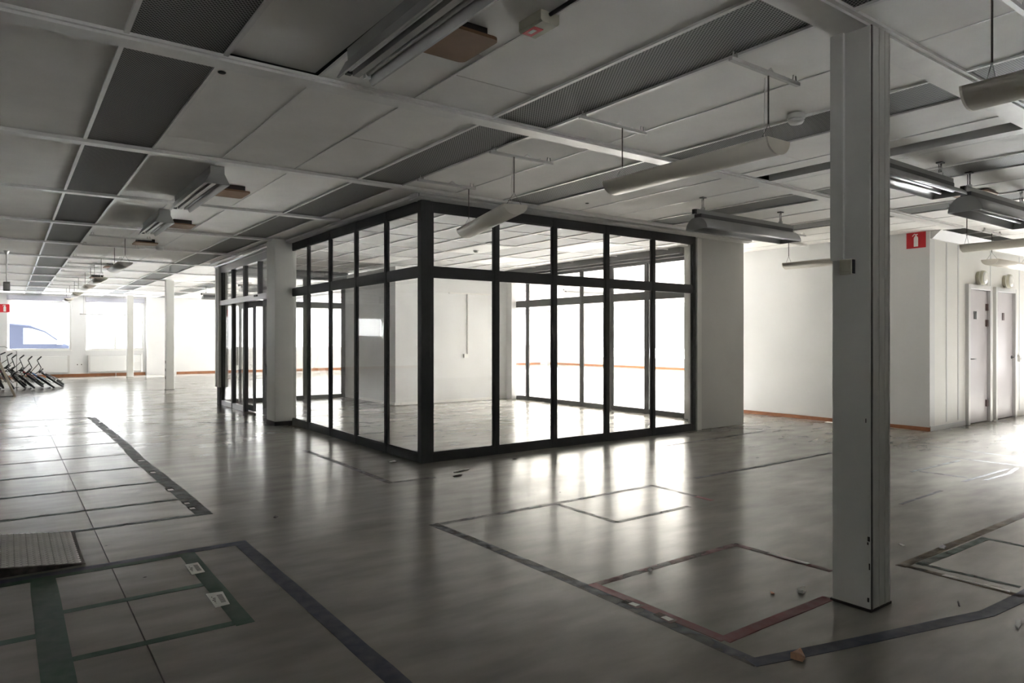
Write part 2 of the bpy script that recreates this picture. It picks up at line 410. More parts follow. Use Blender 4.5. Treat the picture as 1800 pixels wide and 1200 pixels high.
# outer walls
def wall(name, boxes, m, label, kids=()):
    mb = MB()
    for b in boxes: mb.box(*b)
    o = mb.build(name, m); tag(o, label, 'wall', kind='structure'); return o
TOPW = 3.15
SILL, LINT = .93, 2.60
bx = [(-9, YN, 0, XW+.2, YN+.2, SILL), (-9, YN, LINT, XW+.2, YN+.2, TOPW)]
OPEN = [(-6.5, -5.2), (.02, 1.80), (2.24, 4.02), (6.9, 22.4)]
piers = []; last = -9
for a, b in OPEN: piers.append((last, a)); last = b
piers.append((last, XW+.2))
for a, b in piers: bx.append((a, YN, SILL, b, YN+.2, LINT))
bx += [(-6.5, YN, SILL, -5.2, YN+.2, 1.4), (-6.5, YN, 2.25, -5.2, YN+.2, LINT)]
wb = wall('wall_back', bx, M['wall'], 'white far end wall with windows, behind the bicycles')
MB().box(4.10, YN-.12, 0, 22.4, YN, SILL).build('parapet_panel', M['wall'], wb)
MB().box(4.10, YN-.10, SILL, 6.9, YN, TZ).build('wall_panel', M['wall'], wb)
wr = wall('wall_right', [(XW, 7.36, 0, XW+.2, YN, .40), (XW, 7.36, 2.72, XW+.2, YN, TOPW)] + [(XW, y, .4, XW+.2, y+.15, 2.72) for y in (7.36,)] + [(XW, 24.5, .4, XW+.2, YN, 2.72)], M['wall'], 'white right wall holding the long ribbon window')
wall('wall_core', [(10.5, 4.36, 0, 10.66, 7.52, TOPW), (10.66, 7.36, 0, XW, 7.52, TOPW)], M['wall'], 'white wall between the tall column and the red extinguisher sign')
DOORS = [(11.74, 12.57), (12.80, 13.63)]
DH = 2.10; Y0 = 4.36
bx = [(10.66, Y0, 0, DOORS[0][0], Y0+.15, TOPW), (DOORS[0][1], Y0, 0, DOORS[1][0], Y0+.15, TOPW), (DOORS[1][1], Y0, 0, 19, Y0+.15, TOPW)]
bx += [(a, Y0, DH, b, Y0+.15, TOPW) for a, b in DOORS] + [(a, Y0+.12, 0, b, Y0+.15, DH) for a, b in DOORS]
wd = wall('wall_doors', bx, M['wall_lightened'], 'pale wall with the two narrow grey doors')
for x in (11.05, 11.45, 12.66, 13.9, 14.6): MB().box(x-.02, Y0-.006, .1, x+.02, Y0, 2.7).build('panel_joint', M['wall'], wd)
MB().prism([(Y0-.14, TZ), (Y0, TZ), (Y0, TZ-.11), (Y0-.025, TZ-.11)], 'x', 10.52, 19).build('cove', M['wall'], wd)
wall('wall_right_near', [(19, -7, 0, 19.2, Y0, .45), (19, -7, 2.0, 19.2, Y0, TOPW), (19, -7, .45, 19.2, 3.25, 2.0), (19, 4.2, .45, 19.2, Y0, 2.0)], M['wall'], 'white wall out of view to the right with tall windows')
wall('wall_left', [(-9.2, -7, 0, -9, YN, TOPW)], M['wall'], 'white wall out of view on the left')
wall('wall_front', [(-9, -7.2, 0, -3.2, -7, TOPW), (-1.2, -7.2, 0, 19, -7, TOPW), (-3.2, -7.2, 0, -1.2, -7, .75), (-3.2, -7.2, 2.45, -1.2, -7, TOPW)], M['wall'], 'white wall behind the viewpoint')
b1 = tag(MB().box(10.485, 4.352, 0, 10.5, 7.52, .055).build('baseboard_core', M['wood']), 'orange wood skirting along the white wall by the passage', 'baseboard', kind='structure')
tag(MB().box(10.5, Y0-.012, 0, DOORS[0][0]-.06, Y0, .07).build('baseboard_doors', M['silver']), 'grey metal skirting left of the two doors', 'baseboard', kind='structure')
tag(MB().box(-9, YN-.02, 0, 4.08, YN, .10).build('baseboard_back', M['wood']), 'orange wood skirting under the far windows', 'baseboard', kind='structure')
tag(MB().box(5.10, YN-.14, 0, 22.4, YN-.12, .09).build('baseboard_far', M['wood']), 'orange wood skirting along the bright far wall', 'baseboard', kind='structure')
tag(MB().box(XW-.02, 7.52, 0, XW, 28.0, .09).build('baseboard_right', M['wood']), 'orange wood skirting below the ribbon window', 'baseboard', kind='structure')

# windows
def window(name, label, axis, p, a, b, z0, z1, divs, blind=True):
    """window in a wall; axis 'x': the wall runs along x at y=p, axis 'y': along y at x=p"""
    o = thing(name, label, 'window', kind='structure')
    def bb(u0, u1, w0, w1, q0, q1): return (u0, p+q0, w0, u1, p+q1, w1) if axis == 'x' else (p+q0, u0, w0, p+q1, u1, w1)
    fr = .05
    mb = MB()
    for q in (bb(a, b, z0, z0+fr, .06, .14), bb(a, b, z1-fr, z1, .06, .14), bb(a, a+fr, z0+fr, z1-fr, .06, .14), bb(b-fr, b, z0+fr, z1-fr, .06, .14)): mb.box(*q)
    mb.build('window_frame', M['white'], o)
    es = [a+fr] + divs + [b-fr]
    for d in divs: MB().box(*bb(d-.03, d+.03, z0+fr, z1-fr, .06, .14)).build('mullion', M['white'], o)
    for u, v in zip(es, es[1:]): MB().box(*bb(u, v, z0+fr, z1-fr, .097, .103)).build('pane', M['glass_w'], o)
    MB().box(*bb(a-.02, b+.02, z0-.035, z0, -.03, .06)).build('window_sill', M['white'], o)
    return o
w1 = window('window_1', 'wide far window with the blue car outside', 'x', YN, .02, 1.80, SILL, LINT, [])
w2 = window('window_2', 'far window with one mullion right of the wide one', 'x', YN, 2.24, 4.02, SILL, LINT, [3.13])
window('window_3', 'bright far window beyond the glazed room', 'x', YN, 6.9, 22.4, SILL, LINT, [8.6+2.3*i for i in range(6)])
window('window_4', 'long bright ribbon window seen through the glazed room', 'y', XW, 7.51, 24.5, .40, 2.72, [9.6+2.13*i for i in range(7)])
window('window_5', 'tall window out of view to the right', 'y', 19.0, 3.25, 4.2, .45, 2.0, [])
window('added_window_7', 'unseen window added behind the viewpoint to light the near ceiling', 'x', -7.2, -3.2, -1.2, .75, 2.45, [-2.2])  # added window out of view, brings more light to the near ceiling
window('window_6', 'far window out of view on the left', 'x', YN, -6.5, -5.2, 1.4, 2.25, [])
for x0, x1, lb in ((.0, 1.78, 'grey blind box above the car window'), (2.22, 4.04, 'grey blind box above the far window with a mullion')):
    t = thing('roller_blind', lb, 'blind', ((x0+x1)/2, YN-.05, LINT+.03), group='blind boxes over the far windows'); h = (x1-x0)/2
    MB().box(-h, -.05, 0, h, .05, .13).build('blind_box', M['blind'], t); MB().cyl((-h, -.0, -.012), (h, -.0, -.012), .012, 8).build('bottom_rail', M['blind'], t)

# radiators under the far windows
for x0, x1, lb in ((-.2, 1.72, 'long white radiator panel below the car window'), (2.32, 3.95, 'white radiator panel below the far window with a mullion')):
    t = thing('radiator', lb, 'radiator', (x0, YN-.03, .16), group='radiators at the far windows')
    w = x1-x0
    MB().box(0, -.09, 0, w, -.015, .56).build('front_panel', M['radiator'], t, bevel=.01)
    for k in (0, 1): MB().box(w*k-.03+.0, -.10, -.02, w*k+.03, 0, .58).build('end_cap', M['cornice'] if k == (1 if x0 < 1 else 0) else M['radiator'], t)
    MB().tube([(w*.5, -.05, 0), (w*.5, -.05, -.16)], .012, 6).build('pipe', M['radiator'], t)
for x, lb in ((1.98, 'small dark wall socket on the pier between far windows'), (2.10, 'dark socket beside another on the pier between far windows')):
    t = thing('wall_socket', lb, 'socket', (x, YN, .42)); MB().box(-.03, -.012, -.03, .03, 0, .03).build('plate', M['white'], t); MB().lathe([(.018, -.02), (.02, -.012)], n=12, axis='y').build('outlet', M['black'], t)

# ------------------------------------------------------------------ glazed room
def glazed(name, label, axis, p, a, b, mull, ms=.045, dep=.10, z_tr=(1.965, 2.06), z_bot=.09, z_top=(2.655, 2.76), corner=None, fm='frame', skip=(), off=0):
    """glazed partition; mull = centres of the mullions (ends included)"""
    o = thing(name, label, 'glass partition', kind='structure')
    def bb(u0, u1, w0, w1, q0, q1): return (u0, p+q0, w0, u1, p+q1, w1) if axis == 'x' else (p+q0, u0, w0, p+q1, u1, w1)
    f = M[fm]
    for i, u in enumerate(mull):
        MB().box(*bb(u-ms, u+ms, 0, z_top[1], 0, dep)).build('mullion', f, o, bevel=.006)
        for zz in ():
            pass
    for i, (u, v) in enumerate(zip(mull, mull[1:])):
        if i in skip: continue
        u += ms; v -= ms
        MB().box(*bb(u, v, 0, z_bot, .004, dep-.004)).build('bottom_rail', f, o)
        MB().box(*bb(u, v, z_tr[0], z_tr[1], .004, dep-.004)).build('transom', f, o)
        MB().box(*bb(u, v, z_top[0], z_top[1], .004, dep-.004)).build('top_rail', f, o)
        for w0, w1 in ((z_bot, z_tr[0]), (z_tr[1], z_top[0])):
            q = dep*.5
            MB().box(*bb(u, v, w0, w1, q-.004, q+.004)).build('pane', M['glass'], o)
            g = MB(); t = .014
            for r_ in ((u, v, w0, w0+t), (u, v, w1-t, w1), (u, u+t, w0+t, w1-t), (v-t, v, w0+t, w1-t)): g.box(*bb(*r_, q-.014, q+.014))
            g.build('glazing_bead', f, o)
    return o
XL = [3.606, 4.459, 5.312, 6.183, 7.044, 7.885]
gp = glazed('wall_glass_front', 'dark framed glass wall of the glazed room, side with the wider panes', 'x', 6.37, 3.5, 7.92, XL, ms=.029, dep=.05)
gs = glazed('wall_glass_side', 'dark framed glass wall of the glazed room, side with the narrow panes', 'y', 3.50, 6.37, 10.5, [6.434, 7.237, 8.09, 8.94, 9.77, 10.50], ms=.029, dep=.045)
# corner post doubling
MB().box(3.485, 6.352, 0, 3.60, 6.44, 2.76).build('corner_post', M['frame'], gp, bevel=.008)
MB().prism([(3.40, 2.77), (3.40, 2.80), (3.46, 2.82), (3.62, 2.82), (3.62, 2.76), (3.46, 2.76)], 'y', 6.30, 10.44).build('cornice', M['cornice'], gs)
MB().prism([(6.27, 2.775), (6.27, 2.80), (6.33, 2.82), (6.5, 2.82), (6.5, 2.755), (6.33, 2.755)], 'x', 3.42, 9.10).build('cornice', M['cornice'], gp)
tag(MB().box(7.92, 6.40, 0, 9.08, 6.52, TZ).box(8.92, 6.52, 0, 9.08, 7.42, TZ).build('wall_block', M['wall_block'], bevel=.008), 'white solid wall end right of the glass front', 'wall', kind='structure')
tag(MB().box(7.925, 6.352, 0, 8.02, 6.40, 2.74).build('trim_block', M['wall_lightened']), 'pale upright trim between glass front and solid wall', 'trim', kind='structure')
YF = [7.44, 8.33, 9.2, 10.02, 10.85, 11.75, 12.56]
glazed('wall_glass_far', 'grey framed inner glass wall facing the bright windows', 'y', 9.0, 7.4, 12.6, YF, ms=.036, dep=.06, fm='frame_l', z_tr=(2.0, 2.12), z_bot=.065, z_top=(2.62, 2.66), skip=())
glazed('wall_glass_rear', 'grey framed rear glass wall of the glazed room', 'x', 14.75, 3.5, 6.16, [3.56, 4.4, 5.25, 6.12], ms=.036, dep=.06, fm='frame_l', z_tr=(2.0, 2.1), z_bot=.06, z_top=(2.62, 2.66))
wi = tag(MB().box(6.17, 12.30, 0, 9.08, 12.42, 2.74).box(6.17, 12.42, 0, 6.29, 14.85, 2.74).box(8.96, 12.42, 0, 9.08, 14.85, 2.74).box(8.86, 12.10, 0, 8.98, 12.30, 2.74).build('wall_inner', M['wall']), 'white inner wall seen through the glass corner', 'wall', kind='structure')
tag(MB().box(6.29, 12.288, 0, 8.86, 12.30, .05).box(6.158, 12.3, 0, 6.17, 14.7, .05).build('baseboard_inner', M['wall_lightened']), 'pale skirting on the inner white wall behind glass', 'baseboard', kind='structure')
# soffit bands + inner ceiling
tag(MB().box(8.90, 7.42, 2.66, 9.10, 12.4, TZ).box(8.82, 7.42, 2.70, 8.90, 12.3, TZ).build('trim_soffit', M['frame_l']), 'dark bulkhead band above the inner glass wall', 'trim', kind='structure')
tag(MB().box(3.5, 14.70, 2.66, 6.2, 14.9, TZ).build('trim_rear', M['frame_l']), 'grey band above the rear glass wall', 'trim', kind='structure')
ci = tag(MB().box(3.6, 6.47, 2.80, 8.95, 14.75, 2.826).build('ceiling_inner', M['bar']), 'pale gridded ceiling inside the glazed room', 'ceiling', kind='structure')
nx = 9; ny = 7
for i in range(nx):
    for j in range(ny):
        x0 = 3.62 + i*.592; y0 = 6.5 + j*1.18
        if x0+.57 > 8.9: continue
        if (i, j) in ((4, 2), (6, 1), (6, 3), (3, 4)): continue
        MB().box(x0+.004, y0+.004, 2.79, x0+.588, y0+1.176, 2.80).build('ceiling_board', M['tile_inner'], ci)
for i in range(nx): MB().box(3.62+i*.592-.012, 6.48, 2.778, 3.62+i*.592+.012, 14.70, 2.79).build('grid_bar', M['bar'], ci)
for j in range(ny+1): MB().box(3.6, 6.5+j*1.18-.012, 2.780, 8.88, 6.5+j*1.18+.012, 2.79).build('grid_bar', M['bar'], ci)
for (i, j), lb in (((4, 2), 'flat white ceiling light panel in the middle of the glazed room'), ((6, 1), 'flat white ceiling light panel near the glass front, right pane'), ((6, 3), 'flat white ceiling light panel near the bright inner glass'), ((3, 4), 'flat white ceiling light panel deepest in the glazed room')):
    x0 = 3.62 + i*.592; y0 = 6.5 + j*1.18
    t = thing('panel_light', lb, 'ceiling light', (x0+.295, y0+.59, 2.775)); MB().box(-.27, -.56, 0, .27, .56, .012).build('diffuser', M['cream_l'], t); MB().box(-.285, -.575, .004, .285, .575, .022).build('frame', M['white'], t)

# columns
def column(x, y, label, s=.095, near=False):
    t = thing('column', label, 'column', (x, y, 0), kind='structure')
    MB().box(-s, -s, 0, s, s, TZ-.03).build('shaft', M['column'], t, bevel=.006)
    MB().box(-s-.006, -s-.006, 0, s+.006, s+.006, .012).build('base_joint', M['dark'], t)
    if near:
        mb = MB()
        x0 = -s+.012; w = 2*s-.024
        mb.box(x0, -s-.004, .012, x0+w, -s+.001, TZ-.03)
        for u in (0, .36, .70, .965): mb.box(x0+w*u, -s-.0065, .012, x0+w*u+.006, -s-.004, TZ-.03)
        mb.build('ribbed_channel', M['alu'], t)
        MB().box(-s+.006, -s-.003, 0, -s+.011, -s+.004, TZ-.03).build('corner_gap', M['dark'], t)
        MB().box(-s-.020, .028, 1.69, -s, .095, TZ-.03).build('cable_trunking', M['column'], t, bevel=.003)
    return t
nc = column(3.415, 1.735, 'tall white square column standing nearest, with switch box', near=True)
chips = MB()
for dx, z, w_, h_ in ((.003, .335, .010, .022), (.009, .318, .006, .012), (.002, .20, .005, .03), (.006, .045, .008, .02), (.02, .90, .003, .02)): chips.box(-.0975, -.095 + dx, z, -.0945, -.095 + dx + w_, z + h_)
chips.build('paint_chips', M['dark'], nc)
sw = thing('switch_box', 'yellowed surface switch box on the near column', 'switch', (3.32, 1.750, 1.652))
MB().box(-.03, -.034, -.037, 0, .028, .037).build('box', M['offwhite'], sw, bevel=.005); MB().box(-.034, -.022, -.026, -.03, .016, .026).build('rocker', M['offwhite'], sw, bevel=.002)
MB().box(-.024, -.037, -.034, 0, -.034, .034).build('dark_side', M['black'], sw)  # thin black sheet makes the right side of the box dark
column(3.385, 19.55, 'white square column with dark lower markings, beyond the glass doors')
column(3.40, 26.7, 'farthest white column in front of the end windows')
pc = thing('column', 'white square column set between glass wall and glass doors', 'column', (3.41, 10.65, 0), kind='structure')
MB().box(-.165, -.21, .06, .16, .20, TZ-.02).build('shaft', M['column'], pc, bevel=.008); MB().box(-.17, -.215, 0, .165, .205, .06).build('plinth', M['dark'], pc)
MB().tube([(-.12, .215, 1.0), (-.12, .215, 2.75)], .02, 8).build('conduit', M['white'], pc)
MB().box(-.155, .195, .9, -.085, .235, 1.02).build('socket', M['offwhite'], pc); MB().box(-.15, .20, .05, -.09, .225, .9).build('lower_trunking', M['white'], pc)
# outlet markings on the second column
t2 = thing('socket_strip', 'dark socket strip low on the column beyond the glass doors', 'socket', (3.29, 19.49, 0))
for z in (.28, .48, .68): MB().box(-.012, -.03, z, 0, .03, z+.07).build('outlet', M['black'], t2)
MB().box(-.006, -.035, .2, 0, .035, 1.25).build('backing', M['cornice'], t2)

# glass door front beyond the pilaster
gd = thing('wall_entrance', 'grey framed glass entrance with a sliding door left ajar', 'glass partition', kind='structure')
P = 3.44
def yb(y0, y1, z0, z1, q0=0, q1=.07): return (P+q0, y0, z0, P+q1, y1, z1)
for y in (10.90, 11.97, 12.86, 13.67, 14.48): MB().box(*yb(y-.045, y+.045, 0 if y not in (11.97,) else 2.05, 2.70)).build('mullion', M['frame'], gd)
MB().box(*yb(10.86, 14.75, 2.62, 2.74, -.01, .08)).build('top_rail', M['silver'], gd)
MB().box(*yb(10.86, 14.75, 1.97, 2.06, -.03, .08)).build('door_header', M['silver'], gd)
MB().tube([(P-.04, 10.9, 2.76), (P-.04, 14.8, 2.76)], .025, 8).build('conduit', M['silver'], gd)
MB().tube([(P-.10, 10.9, 2.81), (P-.10, 14.8, 2.81)], .03, 8).build('conduit', M['cornice'], gd)
ys = [10.90, 11.97, 12.86, 13.67, 14.48]
for a, b in zip(ys, ys[1:]):
    MB().box(*yb(a+.045, b-.045, 2.06, 2.62, .03, .038)).build('pane', M['glass'], gd)
for a, b in ((12.86, 13.67), (13.67, 14.48)):
    MB().box(*yb(a+.045, b-.045, .09, 1.97, .03, .038)).build('pane', M['glass'], gd); MB().box(*yb(a+.045, b-.045, 0, .09)).build('bottom_rail', M['silver'], gd)
MB().box(P-.05, 11.9, 2.02, P-.02, 12.06, 2.05).build('motion_sensor', M['black'], gd)
for y0, y1, lb, nm in ((10.95, 12.10, 'sliding glass door leaf next to the square pilaster', 'door_1'), (12.62, 13.62, 'sliding glass door leaf parked over the fixed pane', 'door_2')):
    t = tag(thing(nm, lb, 'door', (P+.11, y0, .01)), kind='structure'); w = y1-y0
    mb = MB()
    for q in ((0, 0, 0, .04, w, .10), (0, 0, 1.86, .04, w, 1.95), (0, 0, .10, .04, .06, 1.86), (0, w-.06, .10, .04, w, 1.86)): mb.box(*q)
    mb.build('leaf_frame', M['frame_l'], t); MB().box(.016, .06, .10, .024, w-.06, 1.86).build('pane', M['glass'], t)
    MB().tube([(-.03, w-.03 if y0 > 12 else .03, .8), (-.03, w-.03 if y0 > 12 else .03, 1.15)], .012, 8).build('handle', M['black'], t)
ep = thing('column', 'slim clad post at the far end of the glass entrance', 'column', (3.44, 14.62, 0), kind='structure')
MB().box(-.02, -.10, 0, .10, .10, .345).build('steel_foot', M['frame'], ep); MB().box(-.05, -.14, .345, .14, .13, 2.75).build('cladding', M['column'], ep, bevel=.004); MB().box(-.054, -.03, .345, -.05, .0, 2.7).build('dark_joint', M['frame'], ep)

# ------------------------------------------------------------------ doors in the pale wall
for k, (a, b) in enumerate(DOORS):
    t = tag(thing('door_%d' % (k+3), ('left narrow grey door under a round wall lamp, handle on its left' if k == 0 else 'right narrow grey door under a round wall lamp, handle on its right'), 'door', (a, Y0, 0)), kind='structure'); w = b-a
    mb = MB()
    for q in ((-.035, -.045, 0, .035, .05, DH+.035), (w-.035, -.045, 0, w+.035, .05, DH+.035), (.035, -.045, DH-.035, w-.035, .05, DH+.035)): mb.box(*q)
    mb.build('door_frame', M['door_frame'], t, bevel=.004)
    MB().box(.04, .0, .012, w-.04, .045, DH-.04).build('door_leaf', M['door'], t, bevel=.003)
    hx = w-.045 if k == 0 else .045; sgn = -1 if k == 0 else 1
    for z in (.24, 1.50, 1.75): MB().box(hx, -.02, z, hx+sgn*.065, .0, z+.105).build('hinge', M['hinge'], t)
    lx = .09 if k == 0 else w-.09
    h = MB().lathe([(.026, -.012), (.026, 0)], c=(lx, 0, 1.0), n=14, axis='y'); h.tube([(lx, 0, 1.0), (lx, -.055, 1.0), (lx + (.11 if k == 0 else -.11), -.055, 1.0)], .010, 8); h.build('door_handle', M['housing_d'], t)
    px = .27 if k == 0 else .34
    MB().box(px, -.008, 1.61, px+.075, 0, 1.73).build('sign_plate', M['hinge'] if k else M['black'], t)
    if k == 0: MB().box(px+.085, -.008, 1.61, px+.13, 0, 1.73).build('sign_plate', M['silver'], t)
for x, lb in ((12.17, 'round white wall lamp above the left narrow door'), (13.23, 'round white wall lamp above the right narrow door')):
    t = thing('wall_lamp', lb, 'wall lamp', (x, Y0, 2.25), group='round wall lamps over the doors')
    MB().lathe([(.105, -.10), (.112, -.08), (.112, -.05), (.10, -.04), (.10, 0)], n=28, axis='y').build('housing', M['offwhite'], t)
    MB().lathe([(.0, -.118), (.06, -.114), (.098, -.10)], n=28, axis='y').build('diffuser', M['cream_l'], t)
    MB().lathe([(.116, -.06), (.116, -.052)], n=28, axis='y').build('rim', M['cornice'], t)
t = thing('switch_box', 'small dark switch box right of the right narrow door', 'switch', (13.85, Y0, .97)); MB().box(-.045, -.04, -.05, .045, 0, .05).build('box', M['cornice'], t, bevel=.006); MB().box(-.02, -.048, -.02, .02, -.04, .02).build('rocker', M['white'], t)

# extinguisher signs
def ext_sign(label, loc, rz, w, h):
    t = thing('extinguisher_sign', label, 'sign', loc, rz)
    MB().box(-w/2, -.006, -h/2, w/2, 0, h/2).build('plate', M['red'], t)
    s = h/.25
    mb = MB()
    prof = [(-.032*s, -.10*s), (.032*s, -.10*s), (.032*s, .035*s), (.024*s, .055*s), (.010*s, .066*s), (.010*s, .085*s), (-.010*s, .085*s), (-.010*s, .066*s), (-.024*s, .055*s), (-.032*s, .035*s)]
    mb.prism(prof, 'y', -.010, -.006)
    mb.prism([(-.012*s, .085*s), (.028*s, .085*s), (.028*s, .098*s), (-.012*s, .098*s)], 'y', -.010, -.006)
    mb.prism([(-.012*s, .098*s), (-.050*s, .062*s), (-.058*s, .070*s), (-.020*s, .108*s)], 'y', -.010, -.006)
    mb.build('extinguisher_symbol', M['paper'], t)
    return t
ext_sign('red fire extinguisher sign high on the wall corner by the doors', (10.5, 4.54, 2.715), R(-90), .26, .225)
ext_sign('small red fire extinguisher sign beside the far car window', (-.05, YN, 2.32), 0, .27, .27)

# ------------------------------------------------------------------ lamps
def trough(label, p0, p1, group, w=.105, dp=.085, bars=True, chains=(.08, .92), barx=True, first=None):
    """half-round uplight hung on chains from short rails"""
    v = Vector(p1) - Vector(p0); L_ = v.length; rz = math.atan2(v.y, v.x)
    t = thing('pendant_light', label, 'pendant light', p0, rz, group)
    n = 14
    arc = [(w*math.cos(PI + PI*k/n), dp*math.sin(PI + PI*k/n)) for k in range(n+1)]
    inner = [(x*.94, z*.94 + .0) for x, z in reversed(arc)]
    MB().prism(arc + inner, 'x', .01, L_-.01, smooth=True).build('shade', M['cream'], t)
    MB().box(.01, -w*.9, -.02, L_-.01, w*.9, -.015).build('louvre', M['cream_l'], t)
    for e in (0, L_-.012): MB().prism(arc, 'x', e, e+.012).build('end_cap', M['cream'], t)
    MB().tube([(.05, 0, -.004), (L_-.05, 0, -.004)], .012, 8).build('fluorescent_tube', M['tubeg'], t)
    for c in chains:
        x = L_*c; top = TZ - p0[2] - .055
        MB().tube([(x, 0, .10), (x, 0, top)], .0045, 5).build('chain', M['chain'], t)
        MB().tube([(x, -w*.7, -.01), (x, 0, .10), (x, w*.7, -.01)], .0022, 5).build('hanger_wire', M['wire'], t)
    MB().tube([(L_*chains[0]+.02, .01, .0), (L_*chains[0]+.012, .02, .15), (L_*chains[0]+.02, .0, TZ-p0[2]-.06), ], .0022, 5).build('power_cable', M['white'], t)
    return t
def rail(label, cx, cy, L_, along='x', group='suspension rails under the ceiling'):
    t = thing('suspension_rail', label, 'rail', (cx, cy, TZ), 0 if along == 'x' else PI/2, group)
    MB().box(-L_/2, -.012, -.055, L_/2, .012, -.035).build('bar', M['cornice'], t)
    for s in (-1, 1):
        x = s*(L_/2-.04)
        MB().tube([(x-.02, 0, -.04), (x-.012, 0, 0)], .005, 5).tube([(x+.02, 0, -.04), (x+.012, 0, 0)], .005, 5).build('bracket', M['cornice'], t)
    MB().tube([(.02, 0, -.03), (.06, .01, -.005), (.12, .015, -.035), (.2, .012, -.02)], .004, 5).build('cable', M['white'], t)
    return t
RX = [3.41]
for y, lb in ((2.26, 'slim white suspension rail nearest the column'), (3.45, 'slim white suspension rail above the far end of the long cream lamp'), (4.51, 'slim white suspension rail above the lamp at the glass corner'), (5.70, 'slim white suspension rail closest to the glass front')):
    rail(lb, 3.41, y, .64)
trough('cream half-round pendant lamp hanging at the glass corner', (3.30, 4.45, 2.385), (3.68, 5.78, 2.39), 'half-round pendant lamps', chains=(.03, .95))
trough('cream half-round pendant lamp hanging left of the near column', (3.44, 2.20, 2.405), (3.47, 3.52, 2.39), 'half-round pendant lamps', chains=(.05, .93))
trough('cream half-round pendant lamp cut by the frame at upper right', (3.42, .0, 2.39), (3.42, 1.26, 2.39), 'half-round pendant lamps', chains=(.1, .93))
rail('slim suspension rail at the top right over the cut-off lamp', 3.45, 1.15, .64)
trough('cream half-round pendant lamp in front of the white passage wall', (8.9, 4.2, 2.37), (8.9, 5.58, 2.37), 'half-round pendant lamps', chains=(.06, .97))
trough('cream half-round pendant lamp in front of the red sign wall', (8.95, 2.0, 2.39), (8.95, 3.36, 2.39), 'half-round pendant lamps', chains=(.06, .97))
trough('half-round pendant lamp with its end above the narrow doors', (11.0, 3.80, 2.41), (12.4, 3.80, 2.41), 'half-round pendant lamps', chains=(.06, .95))
rail('slim suspension rail left of the doors, above a cream lamp', 8.92, 3.38, .62)
rail('slim suspension rail behind the right-hand reflector lamp', 8.95, 5.5, .62)
rail('slim suspension rail above the lamp over the doors', 11.1, 3.80, .62)

def batten(label, x, y0, y1, z, group):
    """twin-tube reflector lamp fixed along Y under the ceiling"""
    t = thing('fluorescent_lamp', label, 'fluorescent lamp', (x, y0, z), 0, group); L_ = y1-y0
    top = TZ - z - .003
    MB().prism([(-.05, .05), (.05, .05), (.055, top), (-.055, top)], 'y', .02, L_-.02).build('housing', M['housing'], t)
    MB().prism([(-.105, -.03), (-.055, .065), (-.045, .060), (-.092, -.03)], 'y', 0, L_).build('reflector', M['reflector'], t)
    MB().prism([(.105, -.03), (.092, -.03), (.045, .060), (.055, .065)], 'y', 0, L_).build('reflector', M['reflector'], t)
    MB().prism([(-.018, -.005), (.018, -.005), (.030, .05), (-.030, .05)], 'y', .01, L_-.01).build('centre_rib', M['reflector'], t)
    for s in (-1, 1): MB().tube([(s*.052, .03, .012), (s*.052, L_-.05, .012)], .014, 10).build('fluorescent_tube', M['tubeg'], t)
    for s in (-1, 1): MB().box(s*.052-.015, L_-.05, -.012, s*.052+.015, L_-.02, .04).build('lamp_holder', M['white'] if s > 0 else M['housing_d'], t)
    MB().prism([(-.105, -.03), (.105, -.03), (.06, .06), (.058, top), (-.058, top), (-.06, .06)], 'y', -.01, .004).build('end_plate', M['housing'], t)
    return t
batten('large twin-tube ceiling lamp cut by the top of the picture', 1.50, 1.75, 3.46, 2.70, 'twin-tube ceiling lamps')
batten('twin-tube ceiling lamp second from the top, beside a brown plate', 1.50, 6.45, 8.08, 2.70, 'twin-tube ceiling lamps')
batten('twin-tube ceiling lamp third from the top, beside a brown plate', 1.50, 8.95, 10.22, 2.70, 'twin-tube ceiling lamps')
for y, z, lb in ((11.45, 2.43, 'half-round pendant lamp first in the row towards the end windows'), (14.6, 2.43, 'half-round pendant lamp second in the row towards the end windows'),
                 (16.6, 2.43, 'half-round pendant lamp third in the row towards the end windows'), (19.6, 2.43, 'half-round pendant lamp fourth in the row towards the end windows'), (22.5, 2.43, 'half-round pendant lamp fifth in the row towards the end windows')):
    trough(lb, (1.40, y, z), (1.40, y+1.35, z), 'small pendant lamps towards the end windows', w=.10, dp=.06, chains=(.04, .95))
for y in (11.5, 12.7, 14.65, 15.9, 16.65, 17.9, 19.65, 20.9, 22.55, 23.8): rail('slim dark suspension rail %s in the row towards the end windows' % {11.5: 'first', 12.7: 'second', 14.65: 'third', 15.9: 'fourth', 16.65: 'fifth', 17.9: 'sixth', 19.65: 'seventh', 20.9: 'eighth', 22.55: 'ninth', 23.8: 'tenth'}[y], 1.35, y, .8, group='suspension rails towards the end windows')

